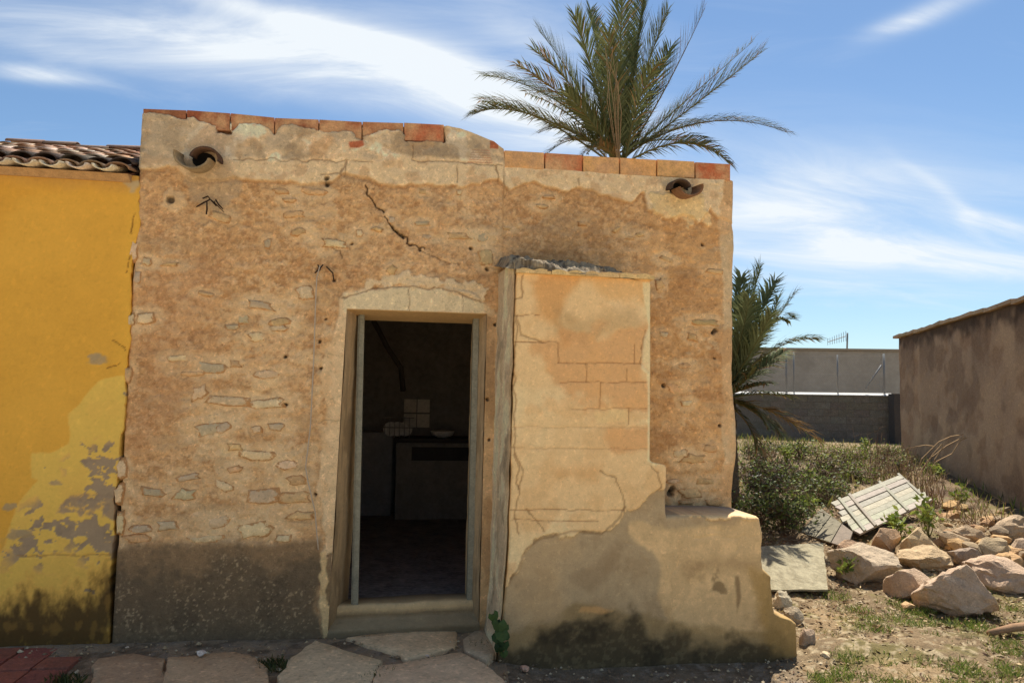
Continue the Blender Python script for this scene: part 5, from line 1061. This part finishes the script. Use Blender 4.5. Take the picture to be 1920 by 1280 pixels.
# ================================================================== RUBBLE, BOARDS, PLANTS
def rock_mesh(seed, sub=3, flat=0.75, sharp=0.35):
    bm_ = __import__('bmesh').new(); import bmesh
    bmesh.ops.create_icosphere(bm_, subdivisions=sub, radius=0.5)
    rnd = random.Random(seed); planes = []
    for k in range(15):
        v = Vector((rnd.gauss(0, 1), rnd.gauss(0, 1), rnd.gauss(0, 1))).normalized(); planes.append((v, rnd.uniform(0.23, 0.41)))
    for v in bm_.verts:
        p = v.co.copy()
        for nrm, dd in planes:
            k = p.dot(nrm)-dd
            if k > 0: p -= nrm*k*0.90
        q = p*3.0+Vector((seed*3.1, 0, 0))
        p += p.normalized()*(0.05*mnoise.noise(q)+0.05*abs(mnoise.noise(q*2.2))-0.05*max(0, mnoise.noise(q*1.3+Vector((4, 1, 2))))**0.5*0.6+0.024*mnoise.noise(q*5.0)+0.013*mnoise.noise(q*11)+0.05*abs(mnoise.noise(Vector((q.x*0.5, q.y*0.5, q.z*3.0)))))
        v.co = p
    me = bpy.data.meshes.new('rock'); bm_.to_mesh(me); bm_.free(); me.materials.append(M_ROCK); me.polygons.foreach_set('use_smooth', [True]*len(me.polygons)); 
    try: me.set_sharp_from_angle(angle=radians(16))
    except Exception: pass
    b = np.array([v.co for v in me.vertices]); lo, hi = b.min(0), b.max(0)
    for v in me.vertices: v.co = Vector(((v.co.x-(lo[0]+hi[0])/2)/(hi[0]-lo[0]), (v.co.y-(lo[1]+hi[1])/2)/(hi[1]-lo[1]), (v.co.z-lo[2])/(hi[2]-lo[2])))
    return me
def rocks():
    G = 'rocks heaped on the plot beside the house'
    R = [((1580, 1030, 1702, 1104), (176, 144, 112), 'broad flat grey brown rock at the front of the heap', 0), ((1676, 1072, 1752, 1131), (190, 146, 114), 'rounded pinkish rock between the two biggest rocks', 0), ((1737, 1058, 1868, 1166), (188, 152, 116), 'biggest pale rough boulder in front of the heap', 0),
         ((1845, 1050, 1960, 1120), (192, 146, 116), 'smooth pink tan slab of rock right of the biggest boulder', 0.04), ((1578, 1018, 1638, 1050), (198, 146, 96), 'small flat orange rock behind the broad flat rock', 0.05), ((1640, 993, 1692, 1038), (198, 146, 96), 'upright blocky orange rock under the edge of the board panel', 0.08), ((1692, 993, 1772, 1048), (200, 160, 98), 'yellow banded rock beside the upright orange block', 0.10),
         ((1704, 1030, 1800, 1074), (204, 164, 112), 'tan angular rock wedged above the rounded pinkish rock', 0.05), ((1788, 1030, 1856, 1068), (140, 112, 90), 'dark weathered rock behind the biggest boulder', 0.08), ((1796, 988, 1850, 1022), (186, 150, 104), 'layered tan rock in the upper part of the heap', 0.16), ((1872, 968, 1935, 1024), (184, 146, 102), 'big brown rock at the top of the heap by the shed wall', 0.2),
         ((1838, 1012, 1905, 1058), (178, 144, 92), 'mossy yellowish rock above the pink tan slab', 0.14), ((1900, 1015, 1965, 1062), (170, 134, 98), 'brown rock at the outer end of the heap', 0.14), ((1448, 1112, 1488, 1146), (226, 204, 164), 'pale cream stone leaning on the broken end of the bench', 0.0), ((1500, 1184, 1530, 1216), (168, 122, 88), 'small brown brick lump on the ground at the bench corner', 0.0),
         ((1474, 1142, 1506, 1176), (172, 146, 112), 'greyish broken chunk at the crumbled end of the bench', 0.0), ((1820, 1238, 1822, 1240), (1, 1, 1), None, 0)]
    for i, ((x0, y0, x1, y1), c, lab, lift) in enumerate(R):
        if not lab: continue
        b = gxyz((x0+x1)/2, y1-2-(y1-y0)*0.12); dist = np.dot(b-CP, FW); w = (x1-x0)/FPX*dist; h = (y1-y0)/FPX*dist
        o = link('rock', rock_mesh(40+i, 4 if (x1-x0) > 80 else 3), None, (b[0], b[1]+w*0.2, b[2]-0.05-0.06*w), jitter((lin(c)*0.5+lin((182, 170, 146))*0.5)*0.98, 0.06)); o.scale = (w*1.10, w*0.85, max(h*0.86, 0.05)+0.06+0.06*w); o.rotation_euler = (random.uniform(-.08, .08), random.uniform(-.08, .08), radians(-9)+random.uniform(-.15, .15))
        tag(o, lab, 'rock', G if i < 13 else None)
    # the rest of the heap
    ms = [rock_mesh(90+k, 2) for k in range(5)]
    for i in range(52):
        if i < 52: px, py = random.uniform(1765, 1935), random.uniform(955, 1066)
        else: px, py = random.uniform(1560, 1700), random.uniform(1000, 1040)
        b = gxyz(px, py); s = random.choice([random.uniform(0.08, 0.16), random.uniform(0.14, 0.3)])
        o = link('rubble_stone', ms[i % 5], None, (b[0], b[1], b[2]-0.06+0.09*random.random()), jitter(lin(random.choice([(186, 150, 106), (164, 130, 94), (196, 160, 112), (150, 130, 104)]))*0.95, 0.12)); o.scale = (s, s*random.uniform(.7, 1), s*random.uniform(.4, .7)); o.rotation_euler = (random.uniform(-.4, .4), random.uniform(-.4, .4), random.uniform(0, 6))
        tag(o, 'small tan rubble stone lying loose among the bigger rocks of the heap', 'stone', 'small rubble stones in the heap')
    # small loose stones with places of their own
    for px, py, s, c, lab in ((985, 1257, 0.055, (222, 176, 146), 'small pink stone on the dark ground before the bench'), (378, 1238, 0.05, (230, 214, 196), 'white plaster chip on the paving stone left of the doorway'), (238, 1222, 0.02, (220, 204, 180), 'tiny white chip on the paving by the yellow house'), (1704, 1142, 0.10, (196, 160, 118), 'flat tan stone on the dirt in front of the rounded pinkish rock'), (1547, 1232, 0.06, (206, 182, 144), 'pale pebble on the dirt in front of the bench corner'), (800, 1242, 0.02, (224, 200, 180), 'tiny white pebble in the joint before the threshold')):
        b = gxyz(px, py); o = link('loose_stone', ms[int(px) % 5], None, (b[0], b[1], b[2]+0.0), lin(c)); o.scale = (s*1.4, s, s*0.6); o.rotation_euler = (0, 0, px); 
        if py < 1250 and px < 900: o.location.z = 0.05
        tag(o, lab, 'stone')
rocks()
def boards():
    # board panel lying on the rubble
    A = gxyz(1510, 985); A = onD(1505, 992, 8.3); A = onD(1520, 985, 8.2)
    bl = onD(1560, 945, 8.55); tl = onD(1684, 895, 9.3); tr = onD(1750, 940, 8.6); br = onD(1608, 1008, 7.65)
    # left edge bl->br is the short side, long side br->tr
    Pn = thing('board_panel', (*((bl+tr)/2)[:2], float(((bl+br+tl+tr)/4)[2])), 'weathered pale board panel lying tilted on the rubble behind the rocks', 'panel')
    nrm = np.cross(tr-br, bl-br); nrm /= np.linalg.norm(nrm); nrm = nrm if nrm[2] > 0 else -nrm
    n = 7
    for k in range(n):
        t0, t1 = k/n+0.007, (k+1)/n-0.007; r = random.uniform
        a, b = br+(bl-br)*t0, br+(bl-br)*t1; c, d = tr+(tl-tr)*t1, tr+(tl-tr)*t0; L = (d-a)/np.linalg.norm(d-a)
        a, b = a+L*r(-.06, .06), b+L*r(-.06, .06); c, d = c+L*r(-.05, .05), d+L*r(-.05, .05); u = nrm*r(0, 0.012)
        MB().hexa([a+u, d+u, c+u, b+u, a+u+nrm*0.02, d+u+nrm*0.02, c+u+nrm*0.02, b+u+nrm*0.02]).build('plank', M_WOOD, Pn, pos=(a+c)/2, color=jitter(lin((166, 160, 142)), 0.16))
    for t in (0.07, 0.20, 0.62, 0.9):
        w = 0.05; L = (tr-br); ln = np.linalg.norm(L); L /= ln; a = br+L*ln*t; b = bl+L*ln*t; u = nrm*0.034
        MB().hexa([a+u, a+L*w+u, b+L*w+u, b+u, a+u+nrm*0.018, a+L*w+u+nrm*0.018, b+L*w+u+nrm*0.018, b+u+nrm*0.018]).build('batten', M_WOOD, Pn, pos=(a+b)/2, color=jitter(lin((150, 144, 128)), 0.08))
    # second, greyer panel half under it
    a, b, c, d = onD(1500, 1000, 8.0), onD(1590, 1030, 7.4), onD(1600, 1000, 7.7), onD(1540, 955, 8.5)
    nn = np.cross(b-a, d-a); nn /= np.linalg.norm(nn); nn = nn if nn[2] > 0 else -nn
    Pg = thing('grey_board', (*((a+c)/2)[:2], float(((a+c)/2)[2])), 'grey splintered board poking out under the pale board panel', 'board')
    for k in range(3):
        t0, t1 = k/3+.01, (k+1)/3-.01; p = [a+(b-a)*t0, a+(b-a)*t1, d+(c-d)*t1, d+(c-d)*t0]; MB().hexa(p+[q+nn*0.018 for q in p]).build('plank', M_WOOD, Pg, pos=sum(p)/4, color=jitter(lin((128, 118, 100)), 0.12))
    # pale fibre sheet
    q = [(1428, 1105), (1553, 1104), (1543, 1017), (1420, 1024)]; p0 = gxyz(1490, 1108); zf, zb = p0[2]+0.05, p0[2]+0.24
    c4 = [onZ(*q[0], zf), onZ(*q[1], zf), onZ(*q[2], zb), onZ(*q[3], zb)]
    out = []; n = 14
    for i in range(4):
        for k in range(n):
            t = k/n; v = c4[i]+(c4[(i+1) % 4]-c4[i])*t; v = v+0.012*np.array([mnoise.noise(Vector(v*9)), mnoise.noise(Vector(v*9+5)), 0.3*mnoise.noise(Vector(v*4))]); out.append(v)
    m = len(out); cc = sum(out)/m
    mb = MB(); mb.add(out+[v-np.array([0, 0, 0.014]) for v in out], [tuple(range(m)), tuple(range(2*m-1, m-1, -1))]+[(k, k+m, (k+1) % m+m, (k+1) % m) for k in range(m)])
    o = mb.build('cement_sheet', M_SHEET, None, pos=cc); tag(o, 'flat pale speckled cement sheet lying on the dirt beside the bench', 'sheet')
    # stones that carry the sheet
    # splintered log at the frame edge
    b = gxyz(1905, 1190); mb = MB(); mb.tube([b+np.array([-.22, 0, .02]), b+np.array([0, .02, .045]), b+np.array([.4, .03, .06])], [.02, .03, .03], 7, lin((150, 118, 88))); o = mb.build('dry_log', M_TWIG, None, True, pos=b); tag(o, 'short dry log lying on the dirt at the edge of the plot', 'log')
boards()

def leafquad(vs, fs, cs, p, d, w, l, c):
    d = d/(np.linalg.norm(d)+1e-6); s = np.cross(d, np.random.normal(size=3)); s /= np.linalg.norm(s)+1e-6
    k = len(vs); vs += [p, p+d*l*0.5+s*w*0.5, p+d*l, p+d*l*0.5-s*w*0.5]; fs.append((k, k+1, k+2, k+3)); cs += [c]*4
def push(mb, vs, fs, cs):
    k = len(mb.v); mb.v += [tuple(map(float, q)) for q in vs]; mb.f += [tuple(i+k for i in f) for f in fs]; mb.c += list(cs)
def shrub(name, label, cat, base, rx, rz, nstem, nleaf, lw, ll, cols, twig=(86, 62, 48), group=None, twigs=0, up=0.8):
    S = thing(name, base, label, cat, group); st = MB(); tips = []
    for k in range(nstem):
        a = random.uniform(0, 2*pi); r = rx*math.sqrt(random.random()); h = rz*random.uniform(0.5, 1.0)*(1-0.45*(r/rx)**2)
        e = base+np.array([r*cos(a), r*sin(a), h]); m = base+np.array([r*0.35*cos(a), r*0.35*sin(a), h*0.55])+np.random.uniform(-.05, .05, 3)
        st.tube([base+np.array([0.05*cos(a), 0.05*sin(a), -0.03]), m, e], [0.007, 0.005, 0.002], 4, lin(twig)*random.uniform(.6, 1.3)); tips.append((m, e))
    for k in range(twigs):
        m, e = random.choice(tips); p = m+(e-m)*random.random(); q = p+np.array([random.uniform(-.2, .2), random.uniform(-.2, .2), random.uniform(-.12, .2)]); st.tube([p, (p+q)/2+np.random.uniform(-.03, .03, 3), q], [.0035, .003, .0015], 3, lin(twig)*random.uniform(.5, 1.4))
    st.build('stem', M_TWIG, S)
    vs, fs, cs = [], [], []
    for k in range(nleaf):
        m, e = random.choice(tips); t = random.betavariate(2, 1.2); p = m+(e-m)*t+np.random.normal(0, 0.045, 3)*(rx/0.4+0.3)
        if p[2] < base[2]: p[2] = base[2]+0.02
        leafquad(vs, fs, cs, p, np.array([random.uniform(-1, 1), random.uniform(-1, 1), random.uniform(-.3, up)]), lw*random.uniform(.6, 1.2), ll*random.uniform(.6, 1.2), lin(random.choice(cols))*random.uniform(.7, 1.25))
    mb = MB(); push(mb, vs, fs, cs); mb.build('foliage', M_LEAF, S)
    return S
DG = [(62, 74, 40), (76, 88, 48), (54, 62, 36), (92, 98, 56)]; BG = [(128, 140, 58), (146, 154, 70), (108, 124, 52)]; OL = [(112, 112, 66), (132, 126, 80), (96, 98, 58)]
def plants():
    g = 'dark bushes between the house and the rubble'
    BR = [(84, 66, 56), (70, 60, 48), (98, 80, 62), (64, 68, 44)]
    for i, (px, py, rx, rz, nl, lab, cols) in enumerate(((1415, 985, .46, .55, 1500, 'dark leafy bush close to the end of the bench', DG), (1475, 985, .45, .50, 1500, 'dense dark bush left of the grey splintered board', DG+[(112, 120, 70)]), (1530, 940, .42, .42, 1200, 'olive bush with dry twigs behind the board panel edge', DG+OL), (1405, 905, .5, .6, 1300, 'shady dark bush under the low young palm', DG+BR), (1465, 900, .55, .45, 1200, 'twiggy purplish brown bush in front of the block wall', BR),
            (1600, 900, .5, .34, 900, 'low yellowish green bush above the board panel', OL+BG), (1550, 890, .5, .42, 1100, 'brown dying bush between the olive bush and the block wall', BR+OL), (1440, 940, .4, .5, 1300, 'mixed green and brown bush in the middle of the thicket', DG+BR), (1680, 885, .5, .4, 800, 'grey brown twiggy bush by the far corner of the shed', BR+OL), (1500, 860, .5, .5, 1000, 'green bush at the foot of the block wall', DG+BG), (1590, 868, .6, .45, 900, 'wide light green scrub against the middle of the block wall', BG+OL), (1660, 862, .5, .42, 700, 'green and straw scrub near the dark gate post', BG+OL), (1430, 862, .5, .5, 900, 'dark green scrub behind the low young palm', DG), (1560, 925, .35, .32, 700, 'bright leafy scrub directly above the upper edge of the board panel', BG+DG), (1500, 915, .45, .42, 1000, 'green leafy scrub between the thicket and the board panel', DG+BG))):
        shrub('bush', lab, 'bush', gxyz(px, py), rx*0.95, rz*0.66, 34, int(nl*0.62), .028, .058, cols+[(128, 140, 70), (112, 128, 58)], (112, 90, 72), g, twigs=110)
    for px, py, h, lab in ((1472, 870, .5, 'slender bright green weed near the foot of the young palm'), (1620, 855, .45, 'bright green leafy weed before the block wall'), (1512, 965, .28, 'light green weed growing at the grey board'), (1690, 960, .3, 'small bright weed standing against the board panel'), (1735, 1005, .42, 'yellow green weed growing between the banded rock and the panel'), (1590, 1085, .20, 'low green weed beside the pale cement sheet'), (1690, 1010, .3, 'thin green weed in front of the upright orange block'), (1750, 900, .4, 'dull green weed at the foot of the shed wall'), (1800, 950, .34, 'leafy weed above the rock heap by the shed')):
        shrub('weed', lab, 'weed', gxyz(px, py), .14, h, 9, 110, .035, .085, BG, (110, 104, 60), None)
    # dry stalk clumps
    for px, py, n, h, sp, lab in ((1700, 925, 46, .75, .45, 'clump of bare dry stalks behind the board panel'), (1640, 900, 26, .9, .25, 'few tall thin dry stalks rising over the board panel'), (1745, 945, 40, .55, .4, 'tangle of brown dry twigs between the panel and the shed'), (1835, 985, 26, .42, .35, 'dry grey twigs lying over the top of the rock heap'), (1440, 875, 30, .5, .4, 'dry brown stalk tangle below the young palm')):
        b = gxyz(px, py); S = thing('dry_weed', b, lab, 'weed'); mb = MB()
        for k in range(n):
            a = random.uniform(0, 2*pi); r = sp*random.random(); p = b+np.array([r*cos(a), r*sin(a), -.02]); hh = h*random.uniform(.4, 1)
            e = p+np.array([random.uniform(-.2, .2), random.uniform(-.2, .2), hh]); m = (p+e)/2+np.random.uniform(-.06, .06, 3); c = lin(random.choice([(150, 124, 96), (120, 96, 78), (176, 150, 112)]))
            mb.tube([p, m, e], [.005, .004, .0015], 4, c)
            for j in range(3):
                s = m+(e-m)*random.random(); mb.tube([s, s+np.array([random.uniform(-.12, .12), random.uniform(-.12, .12), random.uniform(0, .12)])], [.0025, .001], 3, c)
        mb.build('stalk', M_TWIG, S)
    # long arching straws against the shed
    b = gxyz(1712, 905); S = thing('dry_weed', b, 'long arching straw coloured stems curling before the shed wall', 'weed'); mb = MB(); d0 = np.dot(b-CP, FW)
    for line in ([(1714, 900), (1728, 860), (1760, 828), (1782, 818), (1806, 814)], [(1716, 900), (1740, 862), (1775, 835), (1808, 818)], [(1718, 900), (1750, 850), (1766, 832), (1768, 838), (1752, 862)], [(1715, 880), (1700, 840), (1735, 834), (1750, 836)], [(1755, 865), (1785, 850), (1800, 826), (1812, 820)]):
        mb.tube([onD(*q, d0) for q in line], 0.007, 4, lin((176, 146, 106)))
    mb.build('stalk', M_TWIG, S)
    # vine at the pier foot
    pb = onY(938, 1228, -0.53); V = thing('ivy_plant', pb, 'small dark green climbing plant at the left foot of the bench', 'plant'); mb = MB(); mb.tube([onY(938, 1228, -.53), onY(940, 1195, -.54), onY(936, 1170, -.53), onY(924, 1150, -.50)], .005, 5, lin((84, 74, 44))); mb.build('stem', M_TWIG, V, True)
    for px, py, w in ((936, 1168, 24), (944, 1172, 20), (925, 1152, 18), (941, 1186, 22), (932, 1192, 18), (945, 1205, 20), (936, 1212, 16), (930, 1163, 16), (944, 1222, 14), (938, 1180, 18), (948, 1190, 14)):
        p = onY(px, py, -0.545-random.uniform(0, .05)); s = w*0.0033; r = random.uniform
        nrm = np.array([r(-.5, .5), -1, r(0, .9)]); nrm /= np.linalg.norm(nrm); u = np.cross(nrm, UPV); u /= np.linalg.norm(u); w_ = np.cross(u, nrm); a = r(-.6, .6); u, w_ = u*cos(a)+w_*sin(a), w_*cos(a)-u*sin(a)
        pts = [(0, -.05), (.35, -.35), (.6, 0), (.45, .45), (0, .75), (-.45, .45), (-.6, 0), (-.35, -.35)]
        vs = [p+nrm*0.012]+[p+u*x*s-w_*z*s+nrm*(-.012*abs(x)) for x, z in pts]
        mb = MB(); mb.add(vs, [(0, k+1, (k+1) % 8+1) for k in range(8)], lin(random.choice([(44, 66, 34), (56, 80, 40), (70, 92, 46)]))); mb.build('leaf', M_LEAF, V)
    for px, py, lab in ((512, 1244, 'tuft of grass in the joint left of the large light paving stone'), (704, 1264, 'tuft of grass between the two paving stones before the threshold'), (906, 1210, 'small grass tuft at the right end of the threshold'), (120, 1276, 'grass tuft at the corner of the red paving tiles')):
        b = onZ(px, py, 0.035); mb = MB(); vs, fs, cs = [], [], []
        for k in range(240):
            a = random.uniform(0, 2*pi); r = .085*math.sqrt(random.random()); p = b+np.array([r*cos(a)*1.1, r*sin(a)*1.3, -.02]); leafquad(vs, fs, cs, p, np.array([random.uniform(-.8, .8), random.uniform(-.8, .8), .7]), .008, random.uniform(.025, .065), lin(random.choice([(70, 78, 36), (88, 92, 44), (56, 62, 30)])))
        push(mb, vs, fs, cs); o = mb.build('grass_tuft', M_LEAF, None, pos=b); tag(o, lab, 'grass tuft')
plants()
def ground_cover():
    vs, fs, cs = [], [], []
    gcol = [(124, 128, 62), (142, 140, 74), (108, 116, 56), (170, 154, 94), (184, 164, 108)]
    n = 0
    while n < 15000:
        x, y = random.uniform(2.3, 7.5), random.uniform(-1.6, 3.0)
        d = float(fbm(np.array([x]), np.array([y]), 1.7, 3, 401)[0])
        if x < 2.75+0.1*d and y > -0.9: continue
        if d+0.18*(y < 0.3) < random.uniform(0.05, 0.75): continue
        z = float(gz(x, y)); p = np.array([x, y, z-0.01]); L = random.uniform(.02, .065)
        leafquad(vs, fs, cs, p, np.array([random.uniform(-1, 1), random.uniform(-1, 1), random.uniform(.25, 1)]), .005, L, lin(random.choice(gcol))*random.uniform(.7, 1.1)); n += 1
    for c_ in range(46):
        q = gxyz(random.uniform(1540, 1935), random.choice([random.uniform(1190, 1295), random.uniform(1190, 1295), random.uniform(1110, 1200)])); rad = random.uniform(.04, .13)
        for k in range(int(1500*rad)):
            a = random.uniform(0, 2*pi); r = rad*math.sqrt(random.random()); p = q+np.array([r*cos(a)*1.4, r*sin(a), -.01])
            leafquad(vs, fs, cs, p, np.array([random.uniform(-.9, .9), random.uniform(-.9, .9), .8]), .006, random.uniform(.025, .07), lin(random.choice([(104, 124, 50), (126, 140, 62), (92, 108, 46), (150, 146, 80)]))*random.uniform(.8, 1.15))
    for k in range(5200):      # behind, among bushes and up to the block wall
        x, y = random.uniform(3.0, 11), random.uniform(3.0, 15.0); z = float(gz(x, y)); p = np.array([x, y, z-0.02])
        leafquad(vs, fs, cs, p, np.array([random.uniform(-.6, .6), random.uniform(-.6, .6), 1]), .016, random.uniform(.08, .28), lin(random.choice(gcol+[(150, 128, 90), (140, 150, 62), (124, 138, 56), (150, 156, 70)]))*random.uniform(.6, 1.1))
    mb = MB(); push(mb, vs, fs, cs); o = mb.build('grass', M_LEAF); tag(o, 'sparse short green and dry grass on the sunlit dirt', 'grass', kind='stuff')
    vs, fs, cs = [], [], []
    lc = [(120, 92, 62), (176, 148, 108), (96, 72, 50), (150, 120, 84), (206, 180, 138), (84, 60, 44)]
    for k in range(15000):
        x, y = random.uniform(2.4, 7.5), random.uniform(-1.6, 4.5)
        if x < 2.75 and y > -0.5: continue
        z = float(gz(x, y))+random.uniform(-.004, .02); a = random.uniform(0, 2*pi)
        leafquad(vs, fs, cs, np.array([x, y, z]), np.array([cos(a), sin(a), random.uniform(-.2, .45)]), random.uniform(.006, .018), random.uniform(.02, .06), lin(random.choice(lc))*random.uniform(.6, 1.1))
    mb = MB(); push(mb, vs, fs, cs); o = mb.build('leaf_litter', M_TWIG); tag(o, 'brown dry leaf litter scattered over the dirt', 'litter', kind='stuff')
    oc = [(1, 0, 0), (-1, 0, 0), (0, 1, 0), (0, -1, 0), (0, 0, .8), (0, 0, -.5)]; of = [(0, 2, 4), (2, 1, 4), (1, 3, 4), (3, 0, 4), (2, 0, 5), (1, 2, 5), (3, 1, 5), (0, 3, 5)]
    mb = MB(); r = random.uniform
    for k in range(4200):
        if k < 2600: x, y = r(2.4, 7.5), r(-1.6, 3.0)
        else: x, y = r(-2.2, 2.9), r(-1.5, -0.05)
        if k >= 2600 and (y > -0.48 and x > 0.75): continue
        if k >= 2600 and y > -0.1 and r(0, 1) < .3: continue
        s = r(.004, .013)*(1.6 if r(0, 1) < .07 else 1); z = float(gz(x, y))+(.012 if k >= 2600 else 0); R = Matrix.Rotation(r(0, 6), 3, 'Z')
        mb.add([tuple(R @ Vector((a*s*r(.7, 1.3), b*s*r(.7, 1.3), c*s))+Vector((x, y, z+s*.2))) for a, b, c in oc], of, lin(random.choice([(196, 170, 130), (160, 134, 100), (214, 194, 158), (132, 112, 88)]))*(1 if k < 2600 else .75))
    o = mb.build('gravel', M_TWIG); tag(o, 'loose gravel and plaster crumbs on the ground', 'gravel', kind='stuff')
ground_cover()
